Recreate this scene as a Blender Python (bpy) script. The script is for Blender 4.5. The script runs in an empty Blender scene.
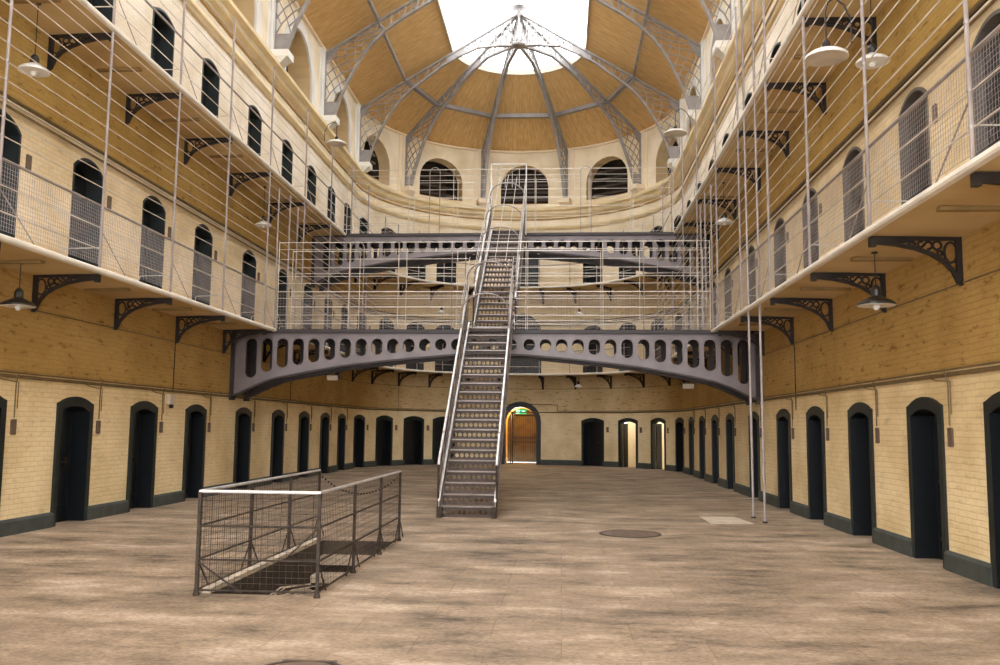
import bpy, math, random
from mathutils import Vector, Matrix
R_ = math.radians
sc = bpy.context.scene
C = sc.collection
PI = math.pi
random.seed(7)

# ---------------------------------------------------------------- camera, world, light, exposure
YAW, PIT, ROL, FPX, EYE = 0.0698, 0.1055, 0.0098, 893.34, 1.69
cy, sy, cp, sp = math.cos(YAW), math.sin(YAW), math.cos(PIT), math.sin(PIT)
F = Vector((-sy*cp, cy*cp, sp)); R0 = Vector((cy, sy, 0)); U0 = R0.cross(F)
RR = R0*math.cos(ROL)+U0*math.sin(ROL); UU = -R0*math.sin(ROL)+U0*math.cos(ROL)
cam = bpy.data.cameras.new('camera'); co = bpy.data.objects.new('camera', cam); C.objects.link(co)
m = Matrix((RR, UU, -F)).transposed().to_4x4(); m.translation = Vector((0, 0, EYE))
co.matrix_world = m
cam.sensor_width = 36.0; cam.lens = 36.0*FPX/1000.0; cam.clip_start = 0.05; cam.clip_end = 300
sc.camera = co
w = bpy.data.worlds.new('overcast_sky'); sc.world = w; w.use_nodes = True
bg = w.node_tree.nodes['Background']; bg.inputs[0].default_value = (0.93, 0.96, 1.0, 1); bg.inputs[1].default_value = 3.2
sc.view_settings.view_transform = 'Standard'
try: sc.view_settings.look = 'None'
except Exception: pass
sc.view_settings.use_curve_mapping = False
sc.view_settings.gamma = 1.0
sc.view_settings.exposure = 0.86

# ---------------------------------------------------------------- dimensions of the wing
CX, YC, RAD = -1.78, 34.7, 6.53
XL, XR = CX-RAD, CX+RAD
YN = -4.0
ARC = PI*RAD
H1, H2 = 4.1, 8.05
GW = 1.12
def pos(s, off, z):
    if s <= YC: return Vector((XL+off, s, z))
    if s >= YC+ARC: return Vector((XR-off, YC-(s-YC-ARC), z))
    a = (s-YC)/RAD
    r = RAD-off
    return Vector((CX-r*math.cos(a), YC+r*math.sin(a), z))
def nrm(s):
    if s <= YC: return Vector((1, 0, 0))
    if s >= YC+ARC: return Vector((-1, 0, 0))
    a = (s-YC)/RAD
    return Vector((math.cos(a), -math.sin(a), 0))
def tan_(s):
    n = nrm(s); return Vector((-n.y, n.x, 0))      # direction of growing s
def sL(y): return y
def sA(deg): return YC+RAD*R_(deg+90)
def sR(y): return YC+ARC+YC-y
SEND = sR(YN)
def srange(a, b, step=0.45):
    pts = [a]
    if a < YC < b: pass
    lo, hi = max(a, YC), min(b, YC+ARC)
    if lo < hi:
        n = max(1, int(math.ceil((hi-lo)/step)))
        for i in range(n+1): pts.append(lo+(hi-lo)*i/n)
    pts.append(b)
    out = []
    for p in pts:
        if not out or p-out[-1] > 1e-5: out.append(p)
    return out

# ---------------------------------------------------------------- materials
def lin(h):
    v = [int(h[i:i+2], 16)/255 for i in (0, 2, 4)]
    return tuple((c/12.92 if c <= .04045 else ((c+.055)/1.055)**2.4) for c in v)+(1,)
def mat(name, col, rough=.6, metal=0.0, var=.12, scale=6.0, bump=0.0, col2=None, spec=None):
    M = bpy.data.materials.new(name); M.use_nodes = True
    nt = M.node_tree; N = nt.nodes; L = nt.links; b = N['Principled BSDF']
    c = lin(col); d = lin(col2) if col2 else tuple(x*(1-var*2) for x in c[:3])+(1,)
    tc = N.new('ShaderNodeTexCoord'); no = N.new('ShaderNodeTexNoise'); no.inputs['Scale'].default_value = scale
    no.inputs['Detail'].default_value = 5
    L.new(tc.outputs['Object'], no.inputs['Vector'])
    rp = N.new('ShaderNodeValToRGB'); rp.color_ramp.elements[0].color = d; rp.color_ramp.elements[1].color = c
    rp.color_ramp.elements[0].position = .35; rp.color_ramp.elements[1].position = .6
    L.new(no.outputs['Fac'], rp.inputs[0]); L.new(rp.outputs[0], b.inputs['Base Color'])
    b.inputs['Roughness'].default_value = rough; b.inputs['Metallic'].default_value = metal
    if spec is not None: b.inputs['Specular IOR Level'].default_value = spec
    if bump:
        bp = N.new('ShaderNodeBump'); bp.inputs['Strength'].default_value = bump; bp.inputs['Distance'].default_value = .02
        L.new(no.outputs['Fac'], bp.inputs['Height']); L.new(bp.outputs[0], b.inputs['Normal'])
    return M

def wall_material():
    M = bpy.data.materials.new('painted_brick'); M.use_nodes = True
    nt = M.node_tree; N = nt.nodes; L = nt.links; b = N['Principled BSDF']
    uv = N.new('ShaderNodeUVMap')
    sep = N.new('ShaderNodeSeparateXYZ'); L.new(uv.outputs[0], sep.inputs[0])
    # paint colour bands by storey (each storey is really painted in its own tone)
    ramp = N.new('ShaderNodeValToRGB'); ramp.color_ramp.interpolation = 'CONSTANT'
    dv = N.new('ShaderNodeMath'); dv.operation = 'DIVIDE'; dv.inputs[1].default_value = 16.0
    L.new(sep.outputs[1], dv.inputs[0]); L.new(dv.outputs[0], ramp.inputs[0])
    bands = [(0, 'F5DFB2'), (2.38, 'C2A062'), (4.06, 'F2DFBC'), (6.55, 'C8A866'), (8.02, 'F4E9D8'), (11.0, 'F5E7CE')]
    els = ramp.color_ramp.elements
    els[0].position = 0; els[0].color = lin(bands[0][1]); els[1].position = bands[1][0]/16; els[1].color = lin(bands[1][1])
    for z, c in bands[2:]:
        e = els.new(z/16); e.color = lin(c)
    # colour mixed paler towards the middle of the curved end wall
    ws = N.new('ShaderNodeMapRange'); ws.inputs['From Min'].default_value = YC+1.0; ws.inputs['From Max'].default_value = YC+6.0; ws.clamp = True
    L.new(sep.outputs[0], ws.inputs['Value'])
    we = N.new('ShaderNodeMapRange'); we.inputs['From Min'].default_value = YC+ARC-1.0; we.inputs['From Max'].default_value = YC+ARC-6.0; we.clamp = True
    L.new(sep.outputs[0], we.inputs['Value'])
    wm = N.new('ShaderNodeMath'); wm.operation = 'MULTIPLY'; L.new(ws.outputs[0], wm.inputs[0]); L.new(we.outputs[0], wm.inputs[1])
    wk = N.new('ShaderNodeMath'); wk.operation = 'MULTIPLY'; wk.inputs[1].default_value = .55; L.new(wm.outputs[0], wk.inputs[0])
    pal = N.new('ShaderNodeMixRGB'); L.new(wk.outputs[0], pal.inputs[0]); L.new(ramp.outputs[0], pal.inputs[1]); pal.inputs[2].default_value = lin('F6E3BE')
    # stains
    n1 = N.new('ShaderNodeTexNoise'); n1.inputs['Scale'].default_value = .9; n1.inputs['Detail'].default_value = 8
    L.new(uv.outputs[0], n1.inputs['Vector'])
    r1 = N.new('ShaderNodeValToRGB'); r1.color_ramp.elements[0].position = .3; r1.color_ramp.elements[1].position = .62
    r1.color_ramp.elements[0].color = (.74, .68, .55, 1); r1.color_ramp.elements[1].color = (1, 1, 1, 1)
    L.new(n1.outputs['Fac'], r1.inputs[0])
    mx = N.new('ShaderNodeMixRGB'); mx.blend_type = 'MULTIPLY'; mx.inputs[0].default_value = .8
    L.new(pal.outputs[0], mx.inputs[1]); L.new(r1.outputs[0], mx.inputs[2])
    # flaked paint specks, stretched along the courses
    mp = N.new('ShaderNodeMapping'); mp.inputs['Scale'].default_value = (2.6, 8, 1); L.new(uv.outputs[0], mp.inputs[0])
    n2 = N.new('ShaderNodeTexNoise'); n2.inputs['Scale'].default_value = 1.2; n2.inputs['Detail'].default_value = 6; n2.inputs['Roughness'].default_value = .65
    L.new(mp.outputs[0], n2.inputs['Vector'])
    r2 = N.new('ShaderNodeValToRGB'); r2.color_ramp.elements[0].position = .33; r2.color_ramp.elements[1].position = .44
    r2.color_ramp.elements[0].color = (.42, .34, .22, 1); r2.color_ramp.elements[1].color = (1, 1, 1, 1)
    L.new(n2.outputs['Fac'], r2.inputs[0])
    bm_ = N.new('ShaderNodeValToRGB'); bm_.color_ramp.interpolation = 'CONSTANT'; L.new(dv.outputs[0], bm_.inputs[0])
    be = bm_.color_ramp.elements; be[0].position = 0; be[0].color = (.3, .3, .3, 1); be[1].position = 2.38/16; be[1].color = (.9, .9, .9, 1)
    for z, q in ((4.06, .28), (6.55, .8), (8.02, 0.0)):
        e = be.new(z/16); e.color = (q, q, q, 1)
    mx2 = N.new('ShaderNodeMixRGB'); mx2.blend_type = 'MULTIPLY'
    L.new(bm_.outputs[0], mx2.inputs[0]); L.new(mx.outputs[0], mx2.inputs[1]); L.new(r2.outputs[0], mx2.inputs[2])
    # bricks
    br = N.new('ShaderNodeTexBrick'); br.inputs['Scale'].default_value = 1
    br.inputs['Brick Width'].default_value = .235; br.inputs['Row Height'].default_value = .078
    br.inputs['Mortar Size'].default_value = .010; br.inputs['Mortar Smooth'].default_value = .6
    br.inputs['Color1'].default_value = (1, 1, 1, 1); br.inputs['Color2'].default_value = (.90, .88, .84, 1); br.inputs['Mortar'].default_value = (.70, .65, .56, 1)
    wob = N.new('ShaderNodeTexNoise'); wob.inputs['Scale'].default_value = 4; L.new(uv.outputs[0], wob.inputs['Vector'])
    ad = N.new('ShaderNodeVectorMath'); ad.operation = 'MULTIPLY_ADD'; ad.inputs[1].default_value = (.10, .035, 0)
    L.new(wob.outputs['Color'], ad.inputs[0]); L.new(uv.outputs[0], ad.inputs[2]); L.new(ad.outputs[0], br.inputs['Vector'])
    bk = N.new('ShaderNodeMath'); bk.operation = 'LESS_THAN'; bk.inputs[1].default_value = 11.0; L.new(sep.outputs[1], bk.inputs[0])
    bk2 = N.new('ShaderNodeMath'); bk2.operation = 'MULTIPLY'; bk2.inputs[1].default_value = .45; L.new(bk.outputs[0], bk2.inputs[0])
    mx3 = N.new('ShaderNodeMixRGB'); mx3.blend_type = 'MULTIPLY'
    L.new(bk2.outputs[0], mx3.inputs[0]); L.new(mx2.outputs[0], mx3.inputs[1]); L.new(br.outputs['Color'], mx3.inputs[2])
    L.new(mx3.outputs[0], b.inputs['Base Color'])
    b.inputs['Roughness'].default_value = .75; b.inputs['Specular IOR Level'].default_value = .25
    bp = N.new('ShaderNodeBump'); bp.inputs['Distance'].default_value = .012
    L.new(bk2.outputs[0], bp.inputs['Strength'])
    inv = N.new('ShaderNodeMath'); inv.operation = 'SUBTRACT'; inv.inputs[0].default_value = 1; L.new(br.outputs['Fac'], inv.inputs[1])
    L.new(inv.outputs[0], bp.inputs['Height']); L.new(bp.outputs[0], b.inputs['Normal'])
    return M

def floor_material():
    M = bpy.data.materials.new('worn_flagstone'); M.use_nodes = True
    nt = M.node_tree; N = nt.nodes; L = nt.links; b = N['Principled BSDF']
    tc = N.new('ShaderNodeTexCoord')
    n1 = N.new('ShaderNodeTexNoise'); n1.inputs['Scale'].default_value = .9; n1.inputs['Detail'].default_value = 12; n1.inputs['Roughness'].default_value = .74
    mp = N.new('ShaderNodeMapping'); mp.inputs['Scale'].default_value = (.8, 1.6, 1); L.new(tc.outputs['Object'], mp.inputs[0]); L.new(mp.outputs[0], n1.inputs['Vector'])
    r = N.new('ShaderNodeValToRGB'); e = r.color_ramp.elements
    e[0].position = .36; e[0].color = lin('5C5044'); e[1].position = .65; e[1].color = lin('CDBBA6')
    x = e.new(.44); x.color = lin('8F7E69'); x = e.new(.54); x.color = lin('AC977F')
    L.new(n1.outputs['Fac'], r.inputs[0])
    # fine dirt and wear
    n2 = N.new('ShaderNodeTexNoise'); n2.inputs['Scale'].default_value = 38; n2.inputs['Detail'].default_value = 8; n2.inputs['Roughness'].default_value = .75
    mp2 = N.new('ShaderNodeMapping'); mp2.inputs['Scale'].default_value = (.5, 1.3, 1); L.new(tc.outputs['Object'], mp2.inputs[0]); L.new(mp2.outputs[0], n2.inputs['Vector'])
    r2 = N.new('ShaderNodeValToRGB'); r2.color_ramp.elements[0].position = .32; r2.color_ramp.elements[1].position = .68
    r2.color_ramp.elements[0].color = (.34, .32, .30, 1); r2.color_ramp.elements[1].color = (1.45, 1.44, 1.43, 1)
    L.new(n2.outputs['Fac'], r2.inputs[0])
    mx = N.new('ShaderNodeMixRGB'); mx.blend_type = 'MULTIPLY'; mx.inputs[0].default_value = .9
    L.new(r.outputs[0], mx.inputs[1]); L.new(r2.outputs[0], mx.inputs[2])
    # slabs laid across the hall
    br = N.new('ShaderNodeTexBrick'); br.inputs['Scale'].default_value = 1
    br.inputs['Brick Width'].default_value = 1.15; br.inputs['Row Height'].default_value = .62
    br.inputs['Mortar Size'].default_value = .008; br.inputs['Mortar Smooth'].default_value = .5
    br.inputs['Color1'].default_value = (1, .98, .97, 1); br.inputs['Color2'].default_value = (.78, .76, .76, 1); br.inputs['Mortar'].default_value = (.66, .62, .58, 1)
    L.new(tc.outputs['Object'], br.inputs['Vector'])
    mx2 = N.new('ShaderNodeMixRGB'); mx2.blend_type = 'MULTIPLY'; mx2.inputs[0].default_value = .8
    L.new(mx.outputs[0], mx2.inputs[1]); L.new(br.outputs['Color'], mx2.inputs[2])
    L.new(mx2.outputs[0], b.inputs['Base Color'])
    b.inputs['Roughness'].default_value = .62; b.inputs['Specular IOR Level'].default_value = .3
    bp = N.new('ShaderNodeBump'); bp.inputs['Strength'].default_value = .35; bp.inputs['Distance'].default_value = .012
    L.new(n2.outputs['Fac'], bp.inputs['Height']); L.new(bp.outputs[0], b.inputs['Normal'])
    return M

def board_material():
    M = bpy.data.materials.new('roof_boarding'); M.use_nodes = True
    nt = M.node_tree; N = nt.nodes; L = nt.links; b = N['Principled BSDF']
    uv = N.new('ShaderNodeUVMap')
    mp = N.new('ShaderNodeMapping'); mp.inputs['Scale'].default_value = (5, 1.6, 1); L.new(uv.outputs[0], mp.inputs[0])
    n = N.new('ShaderNodeTexNoise'); n.inputs['Scale'].default_value = 1.4; n.inputs['Detail'].default_value = 7; L.new(mp.outputs[0], n.inputs['Vector'])
    r = N.new('ShaderNodeValToRGB'); r.color_ramp.elements[0].position = .3; r.color_ramp.elements[1].position = .7
    r.color_ramp.elements[0].color = lin('D3A668'); r.color_ramp.elements[1].color = lin('E8C486')
    L.new(n.outputs['Fac'], r.inputs[0])
    br = N.new('ShaderNodeTexBrick'); br.offset = .5; br.inputs['Scale'].default_value = 1
    br.inputs['Brick Width'].default_value = .13; br.inputs['Row Height'].default_value = 9
    br.inputs['Mortar Size'].default_value = .006; br.inputs['Color1'].default_value = (1, 1, 1, 1); br.inputs['Color2'].default_value = (.9, .88, .86, 1); br.inputs['Mortar'].default_value = (.5, .42, .33, 1)
    L.new(uv.outputs[0], br.inputs['Vector'])
    mx = N.new('ShaderNodeMixRGB'); mx.blend_type = 'MULTIPLY'; mx.inputs[0].default_value = .75
    L.new(r.outputs[0], mx.inputs[1]); L.new(br.outputs['Color'], mx.inputs[2]); L.new(mx.outputs[0], b.inputs['Base Color'])
    b.inputs['Roughness'].default_value = .6
    return M

def glass_material():
    M = bpy.data.materials.new('skylight_glass'); M.use_nodes = True
    nt = M.node_tree; N = nt.nodes; L = nt.links
    for n in list(N):
        if n.type == 'BSDF_PRINCIPLED': N.remove(n)
    out = [n for n in N if n.type == 'OUTPUT_MATERIAL'][0]
    t = N.new('ShaderNodeBsdfTransparent'); g = N.new('ShaderNodeBsdfGlossy'); g.inputs['Roughness'].default_value = .05
    mx = N.new('ShaderNodeMixShader'); mx.inputs[0].default_value = .05; L.new(t.outputs[0], mx.inputs[1]); L.new(g.outputs[0], mx.inputs[2])
    L.new(mx.outputs[0], out.inputs['Surface'])
    return M
def emit(name, col, s):
    M = bpy.data.materials.new(name); M.use_nodes = True
    b = M.node_tree.nodes['Principled BSDF']
    b.inputs['Base Color'].default_value = lin(col); b.inputs['Emission Color'].default_value = lin(col); b.inputs['Emission Strength'].default_value = s
    return M

M = dict(
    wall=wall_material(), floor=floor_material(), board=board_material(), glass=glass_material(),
    jamb=mat('grey_brown_jamb', '67615C', .6, 0, .08, 4), joist=mat('joist_stone', '9C8050', .8, 0, .12, 3),
    tan=mat('sandstone_reveal', 'DCBE8E', .8, 0, .06, 1.5),
    white=mat('white_lime_paint', 'E6E2DA', .7, 0, .05, 1.2),
    plaster=mat('cream_plaster', 'F0DCBC', .75, 0, .04, .8),
    mould=mat('cornice_stone', 'E8D2A4', .7, 0, .08, 1.2),
    mouldd=mat('cornice_brown_band', 'A98650', .7, 0, .08, 1.2),  # brown tone of the thin band below the cornice
    slab=mat('gallery_stone', 'D2B684', .8, 0, .12, .9, col2='BC9C66'),
    nosing=mat('gallery_edge_paint', 'F0E8DA', .6, 0, .06, 3),
    base=mat('dark_grey_skirting', '444A46', .6, 0, .15, 5),
    frame=mat('dark_green_stone_frame', '1C2424', .5, 0, .18, 5),
    door=mat('black_painted_door', '090F15', .4, 0, .2, 8),
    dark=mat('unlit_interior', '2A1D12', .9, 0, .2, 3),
    cell=mat('cream_cell_plaster', 'F2DFB4', .8, 0, .04, 2),
    grille=mat('grey_steel_grille', '4A4B4C', .5, .3, .1, 8),
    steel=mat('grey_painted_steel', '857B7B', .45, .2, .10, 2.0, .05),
    steeld=mat('shaded_bridge_steel', '3E3636', .5, .2, .12, 3.0),  # bridge steel with the shade under and behind put into its colour
    truss=mat('roof_iron_grey', 'A09A96', .5, .25, .12, 3),
    purlin=mat('purlin_iron', '9C9590', .5, .25, .1, 3),
    rod=mat('pale_steel_rod', 'E0D6C8', .38, .35, .10, 4),
    rail=mat('handrail_steel', 'A79C98', .4, .35, .12, 4),
    silver=mat('worn_silver_rail', 'DCDAD8', .32, .45, .10, 6),
    iron=mat('black_cast_iron', '2E2622', .55, .2, .2, 8),
    rust=mat('rusty_iron', '43372C', .65, .2, .25, 14, col2='2A211B'),
    tread=mat('brown_iron_tread', '9A8474', .5, .25, .15, 10, col2='75604F'),
    riser=mat('brown_iron_riser', '54463C', .55, .2, .15, 10),
    pipe=mat('painted_conduit', '7A6540', .6, 0, .15, 5),
    box=mat('grey_wall_box', '6C5848', .6, 0, .12, 6),
    enamel=mat('white_enamel', 'E8E6E2', .3, 0, .04, 5),
    enameld=mat('dark_enamel', '2C2A26', .35, 0, .1, 5),
    pale=mat('pale_stone', 'CBBBA6', .7, 0, .1, 3),
    stair=mat('basement_step_stone', 'B8A48C', .75, 0, .15, 4),
    pit=mat('basement_stone', '4A3D30', .85, 0, .2, 3),
    orange=mat('orange_lit_plaster', 'E0B468', .7, 0, .05, 3),
    passage=mat('brown_passage_wall', '54401F', .8, 0, .15, 3),
    green=emit('exit_green', '2FA860', .9), exitw=emit('exit_white', 'F2FFF2', 1.0),
    bulb=emit('lamp_glow', 'FFD58A', 6),
)

# ---------------------------------------------------------------- mesh builder
class MB:
    def __init__(s): s.v = []; s.f = []; s.uv = []; s.mi = []
    def quad(s, pts, uvs=None, mi=0):
        i = len(s.v); s.v += [tuple(p) for p in pts]; s.f.append(tuple(range(i, i+len(pts))))
        s.uv.append(uvs); s.mi.append(mi)
    def hexa(s, p, mi=0):                      # 8 points: bottom ring then top ring
        i = len(s.v); s.v += [tuple(q) for q in p]
        for f in ((0, 3, 2, 1), (4, 5, 6, 7), (0, 1, 5, 4), (1, 2, 6, 5), (2, 3, 7, 6), (3, 0, 4, 7)):
            s.f.append(tuple(i+k for k in f)); s.uv.append(None); s.mi.append(mi)
    def box(s, x0, x1, y0, y1, z0, z1, mi=0):
        s.hexa([(x0, y0, z0), (x1, y0, z0), (x1, y1, z0), (x0, y1, z0), (x0, y0, z1), (x1, y0, z1), (x1, y1, z1), (x0, y1, z1)], mi)
    def sbox(s, sa, oa, ob, za, zb, hw, mi=0):  # box in wall frame, centred at sa, half width hw along the wall
        c = pos(sa, 0, 0); n = nrm(sa); t = tan_(sa)
        P = lambda a, o, z: c+t*a+n*o+Vector((0, 0, z))
        s.hexa([P(-hw, oa, za), P(-hw, ob, za), P(hw, ob, za), P(hw, oa, za), P(-hw, oa, zb), P(-hw, ob, zb), P(hw, ob, zb), P(hw, oa, zb)], mi)
    def tube(s, pts, r, n=6, cap=True, mi=0, closed=False):
        pts = [Vector(p) for p in pts]; m = len(pts)
        up = None; base = len(s.v)
        for k in range(m):
            if closed: d = pts[(k+1) % m]-pts[k-1]
            elif k == 0: d = pts[1]-pts[0]
            elif k == m-1: d = pts[-1]-pts[-2]
            else: d = (pts[k+1]-pts[k]).normalized()+(pts[k]-pts[k-1]).normalized()
            d.normalize()
            if up is None:
                up = Vector((0, 0, 1)) if abs(d.z) < .9 else Vector((0, 1, 0))
            a = d.cross(up).normalized(); b = a.cross(d).normalized(); up = b
            rr = r[k] if isinstance(r, (list, tuple)) else r
            for j in range(n):
                t = 2*PI*(j+.5)/n
                s.v.append(tuple(pts[k]+a*math.cos(t)*rr+b*math.sin(t)*rr))
        for k in range(m if closed else m-1):
            k2 = (k+1) % m
            for j in range(n):
                s.f.append((base+k*n+j, base+k*n+(j+1) % n, base+k2*n+(j+1) % n, base+k2*n+j)); s.uv.append(None); s.mi.append(mi)
        if cap and not closed:
            s.f.append(tuple(base+j for j in range(n))); s.uv.append(None); s.mi.append(mi)
            s.f.append(tuple(base+(m-1)*n+n-1-j for j in range(n))); s.uv.append(None); s.mi.append(mi)
    def bar(s, p0, p1, w, h, side=None, mi=0):  # rectangular bar: w along `side`, h across
        p0 = Vector(p0); p1 = Vector(p1); d = (p1-p0).normalized()
        sd = Vector(side) if side is not None else (d.cross(Vector((0, 0, 1))) if abs(d.z) < .95 else Vector((1, 0, 0)))
        sd = (sd-d*sd.dot(d)).normalized(); u = sd.cross(d).normalized()
        a, b = sd*w/2, u*h/2
        s.hexa([p0-a-b, p0+a-b, p0+a+b, p0-a+b, p1-a-b, p1+a-b, p1+a+b, p1-a+b], mi)
    def lathe(s, prof, c, n=16, mi=0):
        c = Vector(c); base = len(s.v)
        for r, z in prof:
            for j in range(n):
                t = 2*PI*j/n; s.v.append((c.x+r*math.cos(t), c.y+r*math.sin(t), c.z+z))
        for k in range(len(prof)-1):
            for j in range(n):
                s.f.append((base+k*n+j, base+k*n+(j+1) % n, base+(k+1)*n+(j+1) % n, base+(k+1)*n+j)); s.uv.append(None); s.mi.append(mi)
        s.f.append(tuple(base+n-1-j for j in range(n))); s.uv.append(None); s.mi.append(mi)
        s.f.append(tuple(base+(len(prof)-1)*n+j for j in range(n))); s.uv.append(None); s.mi.append(mi)
    def sweep(s, prof, ss, closed=True, mi=0, u0=0):   # profile of (off, z) swept along the horseshoe
        n = len(prof); base = len(s.v)
        lens = [0]
        for i in range(1, n): lens.append(lens[-1]+math.hypot(prof[i][0]-prof[i-1][0], prof[i][1]-prof[i-1][1]))
        for sv in ss:
            for o, z in prof: s.v.append(tuple(pos(sv, o, z)))
        for k in range(len(ss)-1):
            for j in range(n if closed else n-1):
                j2 = (j+1) % n
                s.f.append((base+k*n+j, base+k*n+j2, base+(k+1)*n+j2, base+(k+1)*n+j))
                s.uv.append([(ss[k], lens[j]), (ss[k], lens[j2]), (ss[k+1], lens[j2]), (ss[k+1], lens[j])]); s.mi.append(mi)
        if closed:
            s.f.append(tuple(base+j for j in range(n))); s.uv.append(None); s.mi.append(mi)
            b2 = base+(len(ss)-1)*n
            s.f.append(tuple(b2+n-1-j for j in range(n))); s.uv.append(None); s.mi.append(mi)
    def obj(s, name, ms, parent=None, smooth=False, origin=None):
        me = bpy.data.meshes.new(name)
        o0 = Vector(origin) if origin is not None else Vector((0, 0, 0))
        vs = s.v if origin is None else [(v[0]-o0.x, v[1]-o0.y, v[2]-o0.z) for v in s.v]
        me.from_pydata(vs, [], s.f)
        if any(u is not None for u in s.uv):
            l = me.uv_layers.new(name='UVMap'); k = 0; arr = []
            for f, u in zip(s.f, s.uv):
                for q in range(len(f)):
                    arr += (u[q] if u is not None else (0, 0))
            l.data.foreach_set('uv', arr)
        if not isinstance(ms, (list, tuple)): ms = [ms]
        for m_ in ms: me.materials.append(M[m_])
        if len(ms) > 1: me.polygons.foreach_set('material_index', s.mi)
        if smooth: me.polygons.foreach_set('use_smooth', [True]*len(s.f))
        me.update()
        o = bpy.data.objects.new(name, me); C.objects.link(o); o.location = o0
        if parent: 
            o.parent = parent
            if origin is None: o.location = -Vector(parent.location) if parent.rotation_euler.z == 0 else (0, 0, 0)
            else: o.location = o0-Vector(parent.location)
        return o
def tag(o, label, cat, group=None, kind=None):
    o['label'] = label; o['category'] = cat
    if group: o['group'] = group
    if kind: o['kind'] = kind
    return o
def thing(name, loc, label, cat, group=None, kind=None, rz=0):
    o = bpy.data.objects.new(name, None); C.objects.link(o); o.location = loc; o.rotation_euler = (0, 0, rz)
    o.empty_display_size = .2
    return tag(o, label, cat, group, kind)
def local(name, mb, ms, parent, smooth=False):    # part given in the thing's own coordinates
    p = parent; o = mb.obj(name, ms, None, smooth); o.parent = p; return o
def copy_tree(o, parent=None):
    c = o.copy(); C.objects.link(c)
    if parent is not None: c.parent = parent
    for ch in [q for q in C.objects if q.parent == o]: copy_tree(ch, c)
    return c
ORD = ['nearest', 'second', 'third', 'fourth', 'fifth', 'sixth', 'seventh', 'eighth', 'ninth', 'tenth', 'eleventh', 'twelfth', 'thirteenth', 'fourteenth']
def ordn(i): return ORD[i] if i == 0 else ORD[i]+' nearest'

# ---------------------------------------------------------------- openings
YLd = [4.6, 7.2, 9.8, 12.3, 14.8, 17.34, 19.88, 22.94, 25.82, 28.48, 31.04, 33.45]
YRd = [4.8, 7.4, 9.85, 12.11, 14.66, 17.2, 19.62, 22.6, 25.76, 28.27, 30.85, 33.4]
ALd = [-79.5, -62, -46.5, -32.7]
ARd = [29, 45.5, 62.5, 80]
ground, first, second, arcade = [], [], [], []
def op(lst, s, hw, zb, zs, zt, dep, kind='cell', **k):
    d = dict(s=s, hw=hw, zb=zb, zs=zs, zt=zt, dep=dep, kind=kind); d.update(k); lst.append(d)
for i, y in enumerate(YLd):
    for lst, a in ((ground, (.555, 0, 2.02, 2.13)), (first, (.50, H1, H1+1.99, H1+2.2)), (second, (.50, H2, H2+2.08, H2+2.2))):
        op(lst, sL(y), *a, .38, where='left', idx=i)
for i, a_ in enumerate(ALd):
    for lst, a in ((ground, (.54, 0, 2.02, 2.13)), (first, (.50, H1, H1+1.99, H1+2.2)), (second, (.50, H2, H2+2.08, H2+2.2))):
        op(lst, sA(a_), *a, .38, where='curve_left', idx=i)
op(ground, sA(-1), .94, 0, 1.95, 2.86, .5, 'entrance', where='end')
op(first, sA(-1), .94, H1, H1+1.9, H1+2.83, .5, 'hall_arch', where='end')
op(second, sA(0.5), .62, H2, H2+1.6, H2+2.0, .5, 'hall_arch2', where='end')
for i, a_ in enumerate(ARd):
    for lst, a in ((ground, (.54, 0, 2.02, 2.13)), (first, (.50, H1, H1+1.99, H1+2.2)), (second, (.50, H2, H2+2.08, H2+2.2))):
        op(lst, sA(a_), *a, .38, where='curve_right', idx=i)
for i, y in reversed(list(enumerate(YRd))):
    for lst, a in ((ground, (.555, 0, 2.02, 2.13)), (first, (.50, H1, H1+1.99, H1+2.2)), (second, (.50, H2, H2+2.08, H2+2.2))):
        op(lst, sR(y), *a, .38, where='right', idx=i)
TY = [2.6, 7.9, 13.2, 18.5, 23.95, 29.3]
bays = [10.55, 15.85, 21.25, 26.65, 32.0]
for y in [5.2]+bays: op(arcade, sL(y), 1.38, 12.15, 12.75, 14.1, .75, 'win', where='left')
for k, a_ in enumerate((-72, -36, 0, 36, 72)): op(arcade, sA(a_), 1.12, 12.15, 12.95, 14.03, .6, 'win', where='end')
for y in reversed([5.2]+bays): op(arcade, sR(y), 1.38, 12.15, 12.75, 14.1, .75, 'win', where='right')

def arch(o, n=12):     # (a, z) points from left spring to right spring
    hw, zs, zt = o['hw'], o['zs'], o['zt']; h = zt-zs
    pts = []
    if h >= hw*.85:
        for i in range(n+1):
            t = PI-PI*i/n; pts.append((hw*math.cos(t), zs+h*math.sin(t)))
    else:
        ins = .075 if h < .14 else 0           # little square shoulders beside the flat arch
        z_ = zs+(.02 if ins else 0)
        w_ = hw-ins; hh = zt-z_
        Rr = (w_*w_+hh*hh)/(2*hh); zc = zt-Rr; t0 = math.asin(w_/Rr)
        m_ = n-2 if ins else n
        if ins: pts.append((-hw, zs))
        for i in range(m_+1):
            t = -t0+2*t0*i/m_; pts.append((Rr*math.sin(t), zc+Rr*math.cos(t)))
        if ins: pts.append((hw, zs))
    return pts

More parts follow.
